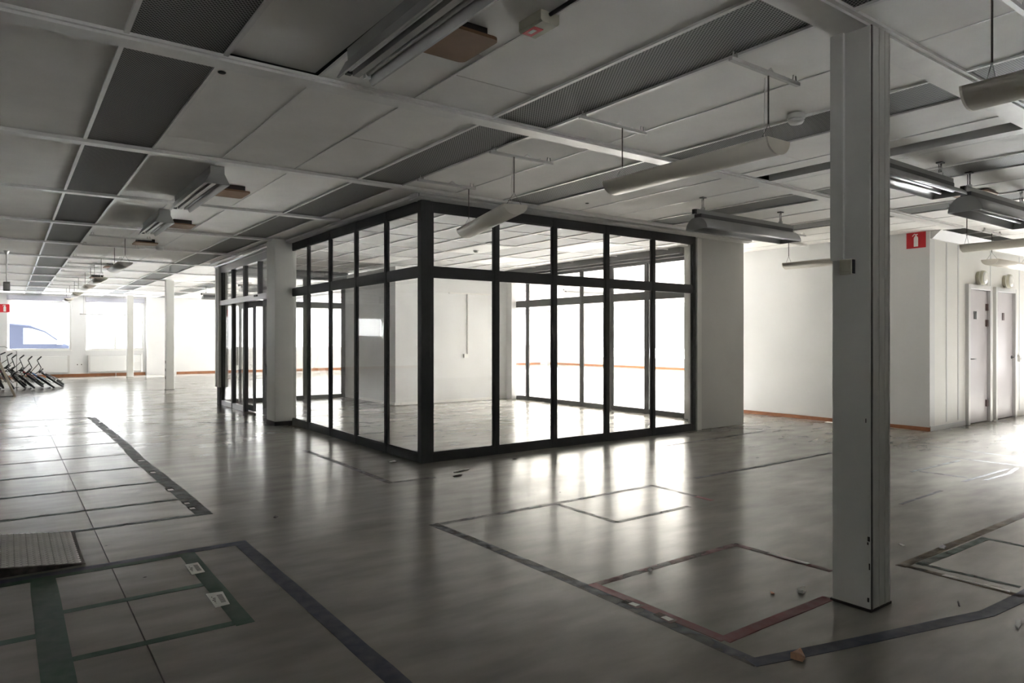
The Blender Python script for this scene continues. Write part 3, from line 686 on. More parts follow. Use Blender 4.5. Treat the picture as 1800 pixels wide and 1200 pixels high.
def bell(label, x0, x1, y, zr, zb, ends=(1, 1), group='grey industrial reflector lamps'):
    """industrial reflector lamp running along X under a rail"""
    t = thing('reflector_lamp', label, 'reflector lamp', (x0, y, zr), 0, group); L_ = x1-x0; h = zb-zr
    MB().box(-.02, -.02, -.025, L_+.03, .02, .025).build('rail', M['housing'], t)
    MB().box(.02, -.045, -.075, L_-.02, .045, -.025).build('housing', M['housing_d'], t)
    prof = []
    for k in range(9):
        f = k/8; yy = .045 + .095*math.sin(f*PI/2); zz = -.065 + (h+.065)*(1-math.cos(f*PI/2)) if False else -.065 + (h+.065)*f**1.35
        prof.append((yy, zz))
    for s in (-1, 1):
        out = [(s*a, b) for a, b in prof]; inn = [(s*(a-.006), b) for a, b in reversed(prof)]
        MB().prism(out+inn, 'x', 0, L_, smooth=True).build('reflector', M['reflector'] if s < 0 else M['housing'], t)
    full = [(-a, b) for a, b in reversed(prof)] + prof
    for e, on in ((0, ends[0]), (L_-.006, ends[1])):
        if on: MB().prism(full, 'x', e-.004, e+.004).build('end_cap', M['housing'], t)
    for s in (-1, 1): MB().tube([(.06, s*.05, h*.72), (L_-.06, s*.05, h*.72)], .014, 8).build('fluorescent_tube', M['tubeg'], t)
    for f in (.06, .88):
        MB().box(L_*f-.012, -.02, .025, L_*f+.012, .02, .05).tube([(L_*f, -.006, .03), (L_*f, -.006, TZ-zr)], .006, 6).tube([(L_*f, .012, .05), (L_*f, .012, TZ-zr-.02)], .004, 6).build('hanger', M['chrome'], t)
        MB().box(L_*f-.03, -.025, TZ-zr-.012, L_*f+.03, .025, TZ-zr).build('ceiling_hook', M['housing_d'], t)
    MB().box(-.05, -.02, -.03, -.02, .02, .02).build('connector', M['black'], t)
    return t
bell('grey reflector lamp hanging over the end of the glass front', 5.95, 7.72, 4.78, 2.665, 2.475)
bell('grey reflector lamp partly hidden behind the near column', 5.15, 6.70, 2.62, 2.69, 2.55, ends=(1, 1))
bell('grey reflector lamp at right edge over the pale door wall', 7.02, 8.6, 2.62, 2.665, 2.46)
for y, lb in ((17.5, 'white reflector lamp seen beyond the entrance, nearer one'), (21.5, 'white reflector lamp seen beyond the entrance, farther one')):
    bell(lb, 4.6, 6.1, y, 2.62, 2.47, group='reflector lamps beyond the entrance')
for x, y, lb in ((12.0, 14.0, 'grey reflector lamp beyond the inner glass, nearest windows'), (14.5, 18.0, 'grey reflector lamp beyond the inner glass, in the middle'), (12.0, 21.0, 'grey reflector lamp beyond the inner glass, at far end')):
    bell(lb, x, x+1.5, y, 2.62, 2.47, group='reflector lamps beyond the inner glass')

# brown ceiling plates
def plate(label, x, y, w, l, drop=.07):
    t = thing('vent_plate', label, 'vent plate', (x, y, TZ), 0, 'brown plates under the ceiling')
    r = .035; pts = []
    for cx, cy, a0 in ((w/2-r, l/2-r, 0), (-w/2+r, l/2-r, 90), (-w/2+r, -l/2+r, 180), (w/2-r, -l/2+r, 270)):
        for k in range(5): pts.append((cx + r*math.cos(R(a0+22.5*k)), cy + r*math.sin(R(a0+22.5*k))))
    MB().prism(pts, 'z', -drop, -drop+.016).build('plate', M['brown'], t)
    MB().box(-w*.36, -l*.36, -drop+.016, w*.36, l*.36, -.0).build('duct_neck', M['dark'], t)
    return t
plate('largest brown vent plate beside the big twin-tube lamp', 1.80, 2.93, .30, .34)
plate('brown vent plate beside the second twin-tube lamp', 1.82, 7.28, .30, .36)
plate('brown vent plate beside the third twin-tube lamp', 1.82, 9.75, .30, .36)
plate('brown vent plate just left of the pale smoke detector', 1.72, 11.9, .32, .36)
plate('small brown vent plate past the first small pendant lamp', 1.75, 16.2, .32, .36)
plate('small brown vent plate farthest towards the end windows', 1.75, 19.2, .32, .36)
plate('dark brown vent plate on the ceiling above the right reflector lamp', 8.15, 2.95, .32, .34, .03)

# detectors and small ceiling bits
def detector(label, x, y, s=1.0):
    t = thing('smoke_detector', label, 'smoke detector', (x, y, TZ))
    MB().lathe([(.055*s, 0), (.056*s, -.03*s), (.05*s, -.04*s)], n=24).build('base', M['white'], t)
    MB().lathe([(.05*s, -.028*s), (.052*s, -.05*s), (.04*s, -.066*s), (.0, -.070*s)], n=24).build('sensor_head', M['cornice'], t)
    MB().lathe([(.055*s, -.036*s), (.06*s, -.03*s), (.055*s, -.024*s)], n=24).build('rim', M['white'], t)
detector('white smoke detector on the ceiling left of the near column', 4.33, 2.64)
detector('pale smoke detector near the fourth brown plate', 2.02, 12.5, 1.1)
t = thing('smoke_detector', 'small dark smoke detector under the glazed room ceiling', 'smoke detector', (6.3, 9.6, 2.785)); MB().lathe([(.05, 0), (.05, -.03), (.03, -.05)], n=18).build('sensor_head', M['cornice'], t)
al = thing('alarm_box', 'small ceiling alarm box with a red label', 'alarm box', (2.05, 2.58, TZ))
MB().prism([(-.055, 0), (.055, 0), (.055, -.045), (.045, -.055), (-.045, -.055), (-.055, -.045)], 'y', -.085, .085).build('case', M['offwhite'], al)
MB().box(-.043, -.02, -.0575, .012, .075, -.055).build('red_label', M['red'], al); MB().box(-.03, .005, -.0582, -.008, .05, -.0575).build('white_mark', M['paper'], al)
MB().tube([(0, -.085, -.012), (0, -.30, -.008)], .010, 6).build('cable', M['black'], al)
for x, y, r_, lb in ((.995, 4.17, .020, 'dark round hole in the ceiling board beside the perforated strip'), (5.27, 5.76, .018, 'dark round hole in the ceiling board above the glass front')):
    t = thing('ceiling_hole', lb, 'dark_hole', (x, y, TZ)); MB().lathe([(r_, 0), (r_, -.006), (r_*.8, -.007)], n=16).build('hole_disc', M['black'], t); MB().lathe([(r_*1.15, 0), (r_*1.15, -.003)], n=16).build('ring', M['housing_d'], t)  # flat black disc stands for the dark inside of a hole

# power pole and hanging bar at the far left
t = thing('power_drop', 'grey socket box hanging on a tube from the ceiling at far left', 'socket', (.0, 14.75, TZ))
MB().lathe([(.045, 0), (.04, -.03), (.012, -.075)], n=16).build('canopy', M['cornice'], t); MB().tube([(0, 0, -.05), (0, 0, -.54)], .010, 8).build('tube', M['cornice'], t); MB().box(-.05, -.04, -.70, .05, .04, -.54).build('socket_box', M['housing'], t, bevel=.006)
MB().box(-.035, -.046, -.67, .035, -.04, -.57).build('cover', M['cornice'], t)
t = thing('hanging_bar', 'thin grey bar hanging before the far window with a mullion', 'bar', (1.95, 26.8, 2.13))
MB().cyl((0, 0, 0), (1.38, 0, 0), .018, 8).build('bar', M['cornice'], t)
for x in (.1, 1.28): MB().tube([(x, 0, 0), (x, 0, .70)], .003, 5).build('hanger_wire', M['wire'], t)

# conduit and socket inside the glazed room
t = thing('wall_conduit', 'thin conduit and socket on the inner wall behind glass', 'conduit', (7.85, 12.30, 0))
MB().box(-.46, -.02, 2.245, .56, 0, 2.275).build('horizontal_duct', M['wall_lightened'], t); MB().box(-.014, -.02, .98, .014, 0, 2.245).build('vertical_duct', M['cornice'], t); MB().box(-.10, -.035, .91, .0, 0, .99).build('socket', M['white'], t)
t = thing('wall_conduit', 'thin conduit and socket on the inner wall corner', 'conduit', (6.17, 12.62, 0))
MB().box(-.02, -.014, 1.50, 0, .014, 2.7).build('vertical_duct', M['cornice'], t); MB().box(-.04, -.05, 1.40, 0, .05, 1.50).build('socket', M['cornice'], t)

# ------------------------------------------------------------------ floor tape
def tape(label, pts, w, m, h=.0012, name='floor_tape', group=None, jitter=.0025):
    mb = MB(); P_ = [Vector((p[0], p[1], 0)) for p in pts]; L0 = []; Rr = []
    dense = [P_[0]]
    for a, b in zip(P_, P_[1:]):
        n = max(1, int((b-a).length/.22))
        for k in range(1, n+1): dense.append(a.lerp(b, k/n))
    rr = random.Random(len(label)*7 + int(pts[0][0]*100))
    for i, p in enumerate(dense):
        t = dense[min(i+1, len(dense)-1)] - dense[max(i-1, 0)]; t.normalize(); nrm = Vector((-t.y, t.x, 0))
        L0.append(p + nrm*(w/2 + rr.uniform(-jitter, jitter))); Rr.append(p - nrm*(w/2 + rr.uniform(-jitter, jitter)))
    n = len(dense)
    vs = [(p.x, p.y, h) for p in L0] + [(p.x, p.y, h) for p in Rr] + [(p.x, p.y, .0) for p in L0] + [(p.x, p.y, .0) for p in Rr]
    fs = []
    for i in range(n-1):
        fs += [(i, n+i, n+i+1, i+1), (i, i+1, 2*n+i+1, 2*n+i), (n+i+1, n+i, 3*n+i, 3*n+i+1)]
    fs += [(0, 2*n, 3*n, n), (n-1, 2*n-1, 4*n-1, 3*n-1)]
    mb.add(vs, fs)
    o = mb.build(name, M[m]); return tag(o, label, 'floor tape', group)
XE = -1.6
tape('wide grey tape line closing the left parking bays at their right end', [(1.135, 13.36), (1.175, 9.93), (1.15, 8.33), (1.18, 6.6), (1.185, 5.46)], .115, 't_grey', .0016)
for y, m, wd, lb in ((5.50, 't_grey', .06, 'grey tape line just behind the tread plate ramp'), (6.12, 't_greygreen', .06, 'grey-green bay line next behind the ramp, second from it'), (6.98, 't_greygreen', .055, 'grey-green bay line third from the ramp'),
                     (7.90, 't_greygreen', .055, 'grey-green bay line fourth from the ramp'), (8.86, 't_faint', .05, 'faint grey bay line fifth from the ramp'), (9.93, 't_grey', .055, 'grey bay line sixth from the ramp'),
                     (11.22, 't_grey', .05, 'grey bay line seventh from the ramp'), (12.40, 't_grey', .05, 'grey bay line eighth from the ramp'), (13.40, 't_dark', .06, 'dark bay line farthest from the ramp')):
    tape(lb, [(XE, y+.04), (1.13, y)], wd, m, .0010, group=None)
tape('dark blue tape line running past the ramp foot to the corner', [(XE, 4.60), (1.235, 4.578)], .075, 't_blue', .0012)
tape('dark blue tape line running from the corner to the bottom edge', [(1.203, 4.615), (1.20, 3.4), (1.195, .9)], .082, 't_blue', .0016)
tape('wide green tape line running down at lower left', [(.158, 4.53), (.16, 3.4), (.158, 1.2)], .115, 't_green', .0020)
tape('green tape edging below the blue line by the ramp', [(XE, 4.525), (.2, 4.525), (.90, 4.525)], .055, 't_green', .0014)
tape('green tape line under the two printed cards', [(.882, 4.55), (.880, 3.26)], .085, 't_green', .0018)
tape('green tape line between the two printed cards', [(.20, 3.915), (.85, 3.915)], .05, 't_green', .0012)
tape('green tape line at the bottom of the card bays', [(.20, 3.315), (.90, 3.30)], .05, 't_green', .0012)
tape('green tape line leaving the left edge of the picture', [(XE, 3.70), (.12, 3.665)], .055, 't_green', .0012)
tape('worn blue tape line crossing the middle of the floor diagonally', [(2.42, 4.24), (2.44, 3.6), (2.45, 2.69), (2.43, 1.64)], .07, 't_blue_worn', .0014)
tape('dark blue tape line in front of the near column', [(2.41, 1.665), (3.0, 1.50), (3.75, 1.305), (4.10, 1.285), (4.7, 1.275)], .07, 't_blue', .0018)
tape('red tape line left of the column, far side of its square', [(2.49, 2.685), (3.18, 2.69), (3.72, 2.685)], .05, 't_red_worn', .0012)
tape('red tape line beside the worn blue diagonal', [(2.505, 2.70), (2.507, 1.86)], .055, 't_red', .0022)
tape('red tape line running up to the column foot', [(2.50, 1.86), (3.33, 1.855)], .06, 't_red', .0026)
tape('faded red tape line behind the column', [(3.722, 2.70), (3.728, 2.06)], .05, 't_red_worn', .0012)
tape('faint tape residue line across the middle of the floor', [(2.45, 4.215), (3.5, 4.195), (4.64, 4.205)], .05, 't_faint', .0012)
tape('faint tape residue at the far end of the middle square', [(4.63, 4.22), (4.60, 3.71)], .045, 't_faint', .0014)
tape('short dark red tape piece near the middle square', [(4.602, 3.70), (4.59, 3.53)], .045, 't_red', .0016)
tape('faint tape residue on the near left side of the middle square', [(3.5, 4.17), (3.49, 3.50)], .045, 't_faint', .0014)
tape('faint tape residue on the near right side of the middle square', [(3.49, 3.51), (4.28, 3.507)], .045, 't_faint', .0010)
tape('dark tape line running towards the column from the floor centre', [(5.205, 4.19), (6.35, 4.185), (7.75, 4.20)], .05, 't_dark', .0012)
tape('dark tape line before the doors, farthest one', [(9.05, 3.93), (9.052, 3.647)], .05, 't_dark', .0012)
tape('thin grey line continuing the farthest dark tape before the doors', [(9.05, 3.62), (8.97, 2.4)], .035, 't_grey', .0010)
tape('grey tape line in the door corner, long side of the small square', [(7.15, 3.142), (8.25, 3.123)], .035, 't_grey', .0012)
tape('dark tape line on the near side of the small square by the doors', [(7.25, 3.10), (7.28, 2.70)], .045, 't_dark', .0012)
tape('dark tape line at right, first of two close parallel ones', [(7.05, 2.645), (8.09, 2.638)], .035, 't_dark', .0012)
tape('dark tape line at right, second of two close parallel ones with a bend', [(7.27, 2.549), (7.825, 2.542), (8.24, 2.603)], .035, 't_dark', .0012)
tape('faint grey tape line on the bright floor before the doors', [(8.39, 3.43), (8.41, 2.4)], .04, 't_grey', .0010)
tape('short dark tape line right behind the column', [(5.68, 2.572), (6.48, 2.596)], .028, 't_dark', .0012)
tape('dark scuffed tape line in front of the solid wall end', [(6.5, 5.67), (8.68, 5.77)], .04, 't_dark', .0012)
tape('grey tape line crossing the passage floor', [(8.53, 6.30), (9.06, 5.56)], .03, 't_faint', .0010)
tape('brown tape line of the bay at the right edge, far side', [(4.13, 1.87), (6.07, 1.874), (7.2, 1.88)], .055, 't_brown', .0014)
tape('faded green tape inside the brown bay, far side', [(4.24, 1.812), (5.17, 1.803)], .05, 't_faintgreen', .0018)
tape('faded green tape inside the brown bay, right side', [(5.154, 1.83), (5.154, 1.1)], .04, 't_faintgreen', .0012)
tape('faded green tape inside the brown bay, left side', [(4.262, 1.84), (4.285, 1.34)], .04, 't_faintgreen', .0014)
tape('brown tape line of the bay at the right edge, left side', [(4.163, 1.89), (4.135, 1.05)], .045, 't_brown', .0018)
tape('worn grey tape line along the narrow-pane glass wall', [(2.81, 7.95), (2.817, 6.855), (2.80, 5.70)], .06, 't_faint', .0012)
tape('worn grey tape line along the wide-pane glass wall', [(2.78, 5.68), (3.25, 5.67)], .05, 't_faint', .0016)
tape('thin grey line on the floor before the entrance', [(1.9, 11.0), (3.2, 11.0)], .03, 't_grey', .0010)
tape('dark tape piece before the glass entrance', [(2.42, 11.6), (2.75, 11.3)], .05, 't_dark', .0012)
tape('dark tape piece near the far column foot', [(3.55, 19.2), (4.4, 19.0)], .07, 't_dark', .0012)
tape('grey tape piece on the far floor by the far column', [(2.4, 19.9), (3.2, 19.4)], .07, 't_dark', .0012)

# printed cards and stickers on the tape
def card(label, quad, h=.0034):
    t = thing('printed_card', label, 'card', (0, 0, 0), group='printed cards stuck to the tape')
    cx = sum(p[0] for p in quad)/4; cy = sum(p[1] for p in quad)/4; t.location = (cx, cy, 0)
    q = [(x-cx, y-cy) for x, y in quad]
    MB().prism(q, 'z', .0005, h).build('card', M['paper'], t)
    def P2(u, v):   # u along far edge, v towards the viewer
        a = Vector(q[0]).lerp(Vector(q[1]), u); b = Vector(q[3]).lerp(Vector(q[2]), u); return a.lerp(b, v)
    for i, (u0, u1, v0, v1) in enumerate([(.52, .86, .22+.088*k, .22+.088*k+.05) for k in range(7)] + [(.10, .36, .28+.11*k, .28+.11*k+.06) for k in range(5)]):
        c = [P2(u0 + .04*((i*37) % 3)*(i > 6), v0), P2(u1 - .05*((i*53) % 4)*(i > 6), v0), P2(u1 - .05*((i*53) % 4)*(i > 6), v1), P2(u0 + .04*((i*37) % 3)*(i > 6), v1)]
        MB().prism([(p.x, p.y) for p in c], 'z', h, h+.0003).build('print_bar', M['ink'], t)
card('white printed card on green tape, the farther of two', [(.828, 4.314), (.897, 4.315), (.893, 4.117), (.824, 4.109)])
card('white printed card with torn corner on green tape, the nearer one', [(.820, 3.757), (.897, 3.742), (.883, 3.547), (.816, 3.541)])
def sticker(label, x, y, w, l, rz, m='paper', ring=False):
    t = thing('torn_sticker', label, 'sticker', (x, y, .002), R(rz), group='stickers and torn labels on the tape')
    MB().prism([(-w/2, -l/2), (w/2, -l/2+.006), (w/2-.008, l/2), (-w/2+.004, l/2-.004)], 'z', 0, .0012).build('sticker', M[m], t)
    MB().prism([(-w*.3, -l*.3), (w*.3, -l*.3), (w*.28, l*.1), (-w*.3, l*.12)], 'z', .0012, .0016).build('print', M['t_dark'] if m == 'paper' else M['paper'], t)
sticker('worn pale sticker on the wide grey tape, nearest its end', 1.15, 5.73, .06, .12, 0, 't_faint'); sticker('pale sticker second from the grey tape end', 1.15, 5.93, .06, .12, 3, 't_faint')
sticker('worn pale sticker with a dark ring on the grey tape', 1.14, 6.55, .07, .16, 0, 't_faint'); sticker('pale sticker by the third bay line', 1.15, 7.5, .07, .18, 0, 't_faint'); sticker('black torn sticker on the grey tape', 1.16, 8.3, .10, .16, 8, 't_dark')
sticker('dark torn label with white edge on the worn blue tape, farther one', 2.478, 2.38, .055, .11, 4, 't_red_worn'); sticker('torn red label with white edge on the worn blue tape, nearer one', 2.478, 2.17, .055, .12, -4, 't_red_worn')

# debris
def scrap(label, x, y, pts, h, m, rz=0, name='paper_scrap', cat='scrap', fold=.0):
    t = thing(name, label, cat, (x, y, 0), R(rz))
    mb = MB(); n = len(pts)
    vs = [(a, b, .004 + fold*(abs(a)*1.2 + .3*abs(b)) + h*(.3 if k % 2 else .9)) for k, (a, b) in enumerate(pts)] + [(a, b, .003) for a, b in pts]
    c = (sum(p[0] for p in pts)/n, sum(p[1] for p in pts)/n, .004 + h)
    vs.append(c)
    fs = [(k, (k+1) % n, 2*n) for k in range(n)] + [((k+1) % n, k, n+k, n+(k+1) % n) for k in range(n)] + [tuple(reversed(range(n, 2*n)))]
    mb.add(vs, fs); mb.build('sheet' if name == 'paper_scrap' else 'piece', M[m], t)
    return t
scrap('crumpled white paper scrap left of the column foot', 3.30, 1.98, [(-.03, -.012), (.0, -.02), (.035, -.008), (.03, .014), (-.005, .018), (-.03, .01)], .010, 'paper', 20, fold=.2)
scrap('long white backing strip on the faded red tape', 3.73, 2.33, [(-.018, -.13), (.016, -.135), (.012, .0), (.018, .12), (-.012, .125), (-.018, .02)], .004, 'paper', 2)
scrap('raw wood chip with a pointed top near the bottom edge', 2.60, 1.58, [(-.035, -.02), (.0, -.03), (.04, -.012), (.025, .02), (-.02, .025)], .028, 'wood_raw', 30, 'wood_chip', 'wood chip')
scrap('tiny brown crumb left of the column foot', 3.15, 2.05, [(-.012, -.006), (.01, -.008), (.014, .006), (-.006, .01)], .008, 'wood_raw', 50, 'wood_chip', 'wood chip')
scrap('small white paper bit on the far red tape', 2.91, 2.66, [(-.012, -.007), (.012, -.009), (.014, .006), (-.010, .009)], .016, 'paper', 10)
scrap('thin dark stick on the floor right of the column', 3.76, 1.43, [(-.035, -.003), (.03, -.004), (.036, .002), (-.03, .004)], .004, 'dark', 25, 'stick', 'stick')
scrap('white strip of paper near the right edge', 3.71, 1.17, [(-.06, -.006), (.0, -.012), (.05, -.008), (.055, .008), (-.03, .008)], .005, 'paper', 15)
scrap('white paper scrap near the glass corner post', 3.29, 6.63, [(-.05, -.02), (.04, -.03), (.06, .01), (-.03, .03)], .008, 'paper', 30)
scrap('long thin white scrap before the glass front', 3.60, 5.78, [(-.10, -.012), (.12, -.02), (.13, .0), (-.08, .012)], .006, 'paper', 15)
scrap('dark scrap beside the long thin white one', 3.45, 5.60, [(-.05, -.012), (.06, -.016), (.05, .012), (-.04, .014)], .008, 'dark', 12)
scrap('dark crumb before the glass front', 4.43, 6.0, [(-.02, -.012), (.02, -.016), (.022, .012), (-.018, .014)], .012, 'dark', 12, 'crumb', 'crumb')
scrap('small dark crumb on the open floor left of centre', 1.58, 5.07, [(-.018, -.012), (.018, -.010), (.016, .012), (-.012, .010)], .010, 'dark', 40, 'crumb', 'crumb')
scrap('white strip of debris at the passage wall skirting', 10.33, 5.5, [(-.03, -.35), (.03, -.3), (.02, .28), (-.03, .3)], .012, 'paper', 0)
scrap('pale strip of debris below the red sign wall', 10.40, 4.8, [(-.03, -.25), (.03, -.22), (.02, .3), (-.03, .3)], .012, 'wood_l', 0)
scrap('white scrap on the brown tape at right', 4.70, 1.875, [(-.03, -.014), (.035, -.010), (.03, .012), (-.025, .016)], .014, 'paper', 10)
scrap('pale backing strip on the brown tape left side', 4.155, 1.50, [(-.012, -.16), (.012, -.15), (.014, .15), (-.010, .16)], .004, 'paper', 1)
scrap('faint white scrap right of the column', 4.55, 2.05, [(-.02, -.01), (.02, -.012), (.025, .008), (-.018, .012)], .004, 'paper', 60)

# tread plate ramp
rp = thing('tread_plate_ramp', 'low metal tread plate ramp at the left edge', 'ramp', (.368, 0, 0))
RW, RY0, RY1 = 1.55, 4.675, 5.475; slope = .118
def rz_(x): return .006 - x*slope       # x negative towards the left
mb = MB(); mb.prism([(0, 0), (0, .006), (-RW, rz_(-RW)), (-RW, rz_(-RW)-.006), (-.04, .001)], 'y', RY0, RY1); mb.build('plate', M['plate'], rp)
MB().prism([(-.02, 0), (-.02, .006), (-RW, rz_(-RW)-.004), (-RW, 0)], 'y', RY0-.004, RY0+.006).build('front_skirt', M['plate_e'], rp)
MB().prism([(-.02, 0), (-.02, .006), (-RW, rz_(-RW)-.004), (-RW, 0)], 'y', RY1-.006, RY1+.002).build('rear_skirt', M['plate_e'], rp)
mb = MB(); sx = .031
iy = 0; y = RY0 + .02
ang = math.atan(slope)
while y < RY1 - .01:
    x = -.03
    k = 0
    while x > -RW + .05:
        th = (1 if k % 2 == 0 else -1)*R(18); l = .023; w_ = .0105
        cx_, cy_ = x-.01, y + (0 if k % 2 else .004)
        d = Vector((math.cos(th), math.sin(th), 0)); nn = Vector((-d.y, d.x, 0))
        ring = [d*l, d*l*.4 + nn*w_, -d*l*.4 + nn*w_, -d*l, -d*l*.4 - nn*w_, d*l*.4 - nn*w_]
        b = [(cx_+p.x, cy_+p.y, rz_(cx_+p.x)) for p in ring]; tt = [(cx_+p.x*.7, cy_+p.y*.5, rz_(cx_+p.x*.7)+.008) for p in ring]
        mb.add(b+tt, [(j, (j+1) % 6, 6+(j+1) % 6, 6+j) for j in range(6)] + [(6, 7, 8, 9, 10, 11)])
        x -= sx; k += 1
    y += .047; iy += 1
tag(mb.build('raised_ribs', M['plate_r'], rp), kind='stuff')

# ------------------------------------------------------------------ bicycles
def bike_proto():
    t = thing('bicycle', 'x', 'bicycle', (0, 0, 0), group='leaning row of bicycles')
    rw = .25; wb = .92
    def wheel(yc, nm):
        pts = [(0, yc + (rw-.024)*math.cos(2*PI*k/28), rw + (rw-.024)*math.sin(2*PI*k/28)) for k in range(28)]
        o = MB().tube(pts, .024, 8, closed=True).build(nm, M['rubber'], t)
        pr = [(0, yc + (rw-.052)*math.cos(2*PI*k/24), rw + (rw-.052)*math.sin(2*PI*k/24)) for k in range(24)]
        MB().tube(pr, .010, 6, closed=True).build('rim', M['chrome'], o)
        sp = MB()
        for k in range(14):
            a = 2*PI*k/14; sp.tube([(.02*(1 if k % 2 else -1), yc, rw), (0, yc+(rw-.055)*math.cos(a), rw+(rw-.055)*math.sin(a))], .0018, 4)
        sp.cyl((-.04, yc, rw), (.04, yc, rw), .018, 8); sp.build('spokes', M['chrome'], o)
    wheel(0, 'front_wheel'); wheel(wb, 'rear_wheel')
    bb = (0, .56, .28); seat = (0, .66, .56); head = (0, .12, .62); headb = (0, .10, .52)
    MB().tube([head, headb], .022, 8).tube([headb, bb], .020, 8).tube([head, seat], .017, 8).tube([seat, bb], .017, 8).tube([bb, (.05, wb, rw)], .010, 6).tube([bb, (-.05, wb, rw)], .010, 6).tube([seat, (.05, wb, rw)], .009, 6).tube([seat, (-.05, wb, rw)], .009, 6).build('frame', M['carblue'], t)
    MB().tube([headb, (.0, .085, .48), (.055, .075, .47), (.055, 0, rw)], .012, 6).tube([(0, .085, .48), (-.055, .075, .47), (-.055, 0, rw)], .012, 6).build('fork', M['chrome'], t)
    hb = MB().tube([head, (0, .10, .70)], .014, 6)
    hb.tube([(-.33, .20, .90), (-.20, .12, .91), (-.10, .10, .72), (0, .09, .70), (.10, .10, .72), (.20, .12, .91), (.33, .20, .90)], .011, 8); hb.tube([(-.16, .11, .83), (.16, .11, .83)], .009, 6)
    h = hb.build('handlebar', M['black'], t)
    for s in (-1, 1): MB().tube([(s*.33, .20, .90), (s*.22, .132, .908)], .017, 8).build('grip', M['rubber'], h)
    MB().tube([seat, (0, .69, .66)], .013, 6).build('seat_post', M['chrome'], t)
    MB().prism([(-.07, .80), (.07, .80), (.08, .76), (.03, .66), (.02, .56), (-.02, .56), (-.03, .66), (-.08, .76)], 'z', .655, .695).build('saddle', M['black'], t, bevel=.012)
    MB().lathe([(.075, .045), (.075, .052)], c=(0, .56, .28), n=20, axis='x').tube([(.06, .56, .28), (.06, .50, .14)], .009, 6).tube([(-.06, .56, .28), (-.06, .62, .42)], .009, 6).box(.06, .46, .125, .14, .53, .145).box(-.14, .59, .41, -.06, .66, .43).build('crank', M['chrome'], t)
    return t
BC = [mat('bike_paint', c, .35) for c in ((.30, .02, .03), (.10, .22, .42), (.03, .03, .035), (.35, .33, .32), (.12, .02, .03), (.02, .04, .10), (.42, .05, .04), (.06, .06, .07))]
proto = bike_proto()
spots = [(1.24, 22.1, 52, 'black-framed bicycle lying lowest at the right end of the row', 2, -4), (1.02, 21.75, 50, 'pale blue bicycle second from the right end', 1, 2), (.80, 22.25, 47, 'red bicycle third from the right end of the row', 0, -2), (.60, 21.8, 44, 'grey bicycle in the middle of the leaning row, fourth from right', 3, 3),
         (.40, 22.2, 38, 'dark bicycle with high bars, fifth from the right end', 7, -3), (.16, 21.8, 31, 'dark red bicycle sixth from the right end', 4, 2), (-.06, 22.15, 25, 'dark blue bicycle seventh from the right end', 5, 4), (-.30, 21.8, 20, 'red bicycle at the left end behind the folding board', 6, -2)]
for i, (x, y, lean, lb, ci_, yaw) in enumerate(spots):
    o = proto if i == 0 else dup(proto, (0, 0, 0))
    o['label'] = lb; o.location = (x, y, .02); o.rotation_euler = (0, R(-lean), R(yaw))
    for ch in o.children:
        if ch.name.split('.')[0] == 'frame':
            ch.material_slots[0].link = 'OBJECT'; ch.material_slots[0].material = BC[ci_]
t = thing('rack_hoop', 'thin grey hoop of a rack above the bicycles', 'rack', (-.3, 22.9, 0))
MB().tube([(-.5, 0, 0), (-.5, 0, 1.10), (.25, 0, 1.10), (.52, 0, .98), (.52, 0, 0)], .012, 8).build('hoop', M['housing'], t); MB().box(-.54, -.06, 0, -.46, .06, .012).box(.48, -.06, 0, .56, .06, .012).build('foot', M['housing_d'], t)
t = thing('folding_board', 'pale wooden folding board standing open at the left edge', 'folding board', (-.18, 19.2, 0))
for s in (1, -1):
    mb = MB()
    x0, x1, z1 = s*.33, s*.0, .92
    for yy in (-.03, .53): mb.add([(x0-.022, yy, 0), (x0+.022, yy, 0), (x1+.022*s+.0, yy, z1), (x1-.022*s, yy, z1), (x0-.022, yy+.05, 0), (x0+.022, yy+.05, 0), (x1+.022*s, yy+.05, z1), (x1-.022*s, yy+.05, z1)], [(0,1,2,3),(7,6,5,4),(0,4,5,1),(1,5,6,2),(2,6,7,3),(3,7,4,0)])
    mb.build('leg_frame', M['wood_l'], t)
    MB().add([(x0*.9-.006, .02, .09), (x0*.9+.006, .02, .09), (x0*.12+.006, .02, .80), (x0*.12-.006, .02, .80), (x0*.9-.006, .53, .09), (x0*.9+.006, .53, .09), (x0*.12+.006, .53, .80), (x0*.12-.006, .53, .80)], [(0,1,2,3),(7,6,5,4),(0,4,5,1),(1,5,6,2),(2,6,7,3),(3,7,4,0)]).build('panel', M['white'], t)
MB().box(-.34, -.02, .004, .34, .01, .03).build('stretcher', M['housing_d'], t)

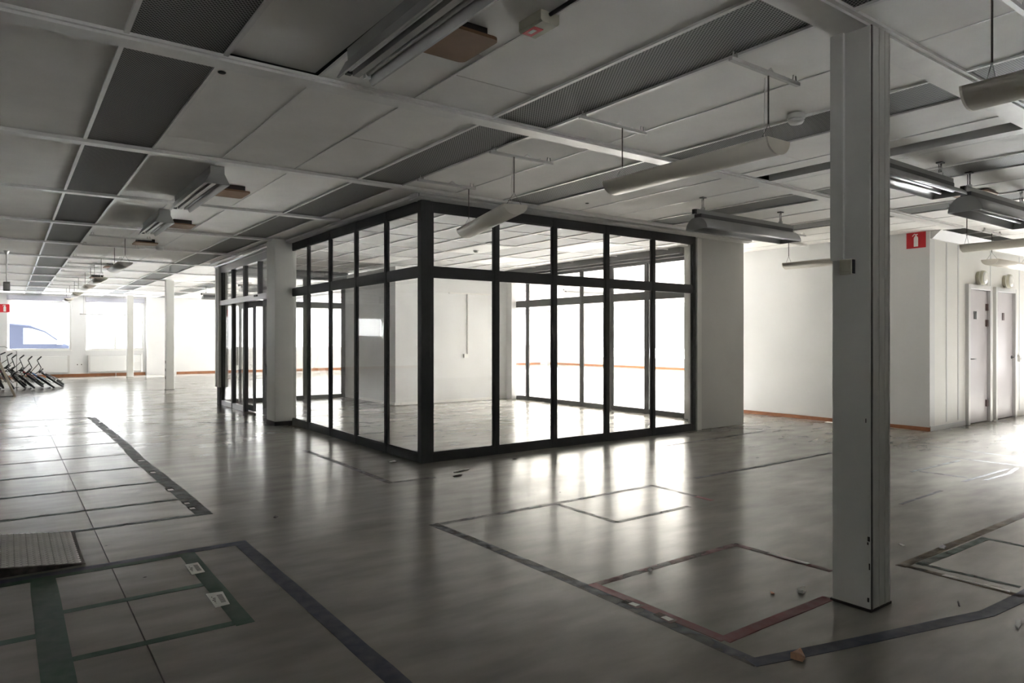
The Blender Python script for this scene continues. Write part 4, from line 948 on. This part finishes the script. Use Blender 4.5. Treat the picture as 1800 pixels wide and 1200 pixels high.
# ------------------------------------------------------------------ outside the windows
tag(MB().box(-60, YN+.25, -.35, 80, 90, -.1).box(XW+.25, -40, -.35, 80, YN+.25, -.1).box(-60, -60, -.35, XW+.25, -7.3, -.1).build('ground_outside', M['asphalt']), 'pale paving outside the windows', 'ground', kind='structure')
bl = thing('building', 'pale building across the yard outside the far windows', 'building', (0, 44, -.1))
MB().box(-30, 0, 0, 40, 8, 5).build('facade', M['facade'], bl)
MB().box(4.35, -.06, 0, 5.3, 0, 2.6).build('door', M['facade_d'], bl); MB().box(-6, -.04, 1.0, -2, 0, 2.4).build('window', M['facade_d'], bl)
t = thing('outdoor_cabinet', 'grey low cabinet outside the far window with a mullion', 'cabinet', (2.88, 30.5, -.1))
MB().box(-.35, -.2, 0, .35, .2, 1.22).build('body', M['facade_d'], t, bevel=.01); MB().box(-.38, -.23, 1.22, .38, .23, 1.26).build('lid', M['housing'], t); MB().box(-.01, -.206, .1, .01, -.2, 1.15).build('door_gap', M['housing_d'], t)
t = thing('street_lamp', 'grey lamp head on a pole outside above the blue car', 'street lamp', (1.13, 32.5, 2.25)); MB().lathe([(.03, .07), (.10, .05), (.20, 0), (.16, -.035), (0, -.04)], n=20).build('lamp_head', M['housing'], t); MB().tube([(0, 0, .06), (0, 0, 2.2), (0, 3.0, 2.3)], .012, 6).build('suspension', M['wire'], t); MB().tube([(0, 3.0, -2.35), (0, 3.0, 2.4)], .05, 8).build('pole', M['housing'], t)
# car, side on, nose to the right
car = thing('car', 'dark blue car parked outside the far window', 'car', (.75, 31.4, -.1))
body = [(-2.3, .35), (2.25, .35), (2.30, .62), (2.22, .88), (1.95, 1.02), (1.30, 1.13), (1.0, 1.30), (.45, 1.74), (.0, 1.93), (-.7, 2.0), (-2.0, 1.97), (-2.25, 1.85), (-2.32, 1.1)]
MB().prism(body, 'y', 0, 1.7).build('body', M['carblue'], car, bevel=.05)
MB().prism([(-.25, 1.22), (.95, 1.22), (.40, 1.66), (.0, 1.80), (-.25, 1.82)], 'y', -.01, .02).build('front_window', M['carglass'], car)
MB().prism([(-2.0, 1.22), (-.45, 1.22), (-.45, 1.84), (-1.9, 1.84)], 'y', -.01, .02).build('panel', M['carblue'], car)
MB().box(.78, -.14, 1.20, .98, 0, 1.36).build('mirror', M['white'], car, bevel=.03)
MB().box(-.32, -.018, .95, -.12, 0, .99).build('door_handle', M['silver'], car); MB().prism([(1.7, .86), (2.18, .80), (2.1, .95), (1.8, 1.0)], 'y', -.01, .03).build('headlight', M['white'], car)
for x in (-1.5, 1.45):
    MB().lathe([(.30, -.02), (.30, .18)], c=(x, 0, .30), n=24, axis='y').build('wheel', M['rubber'], car)
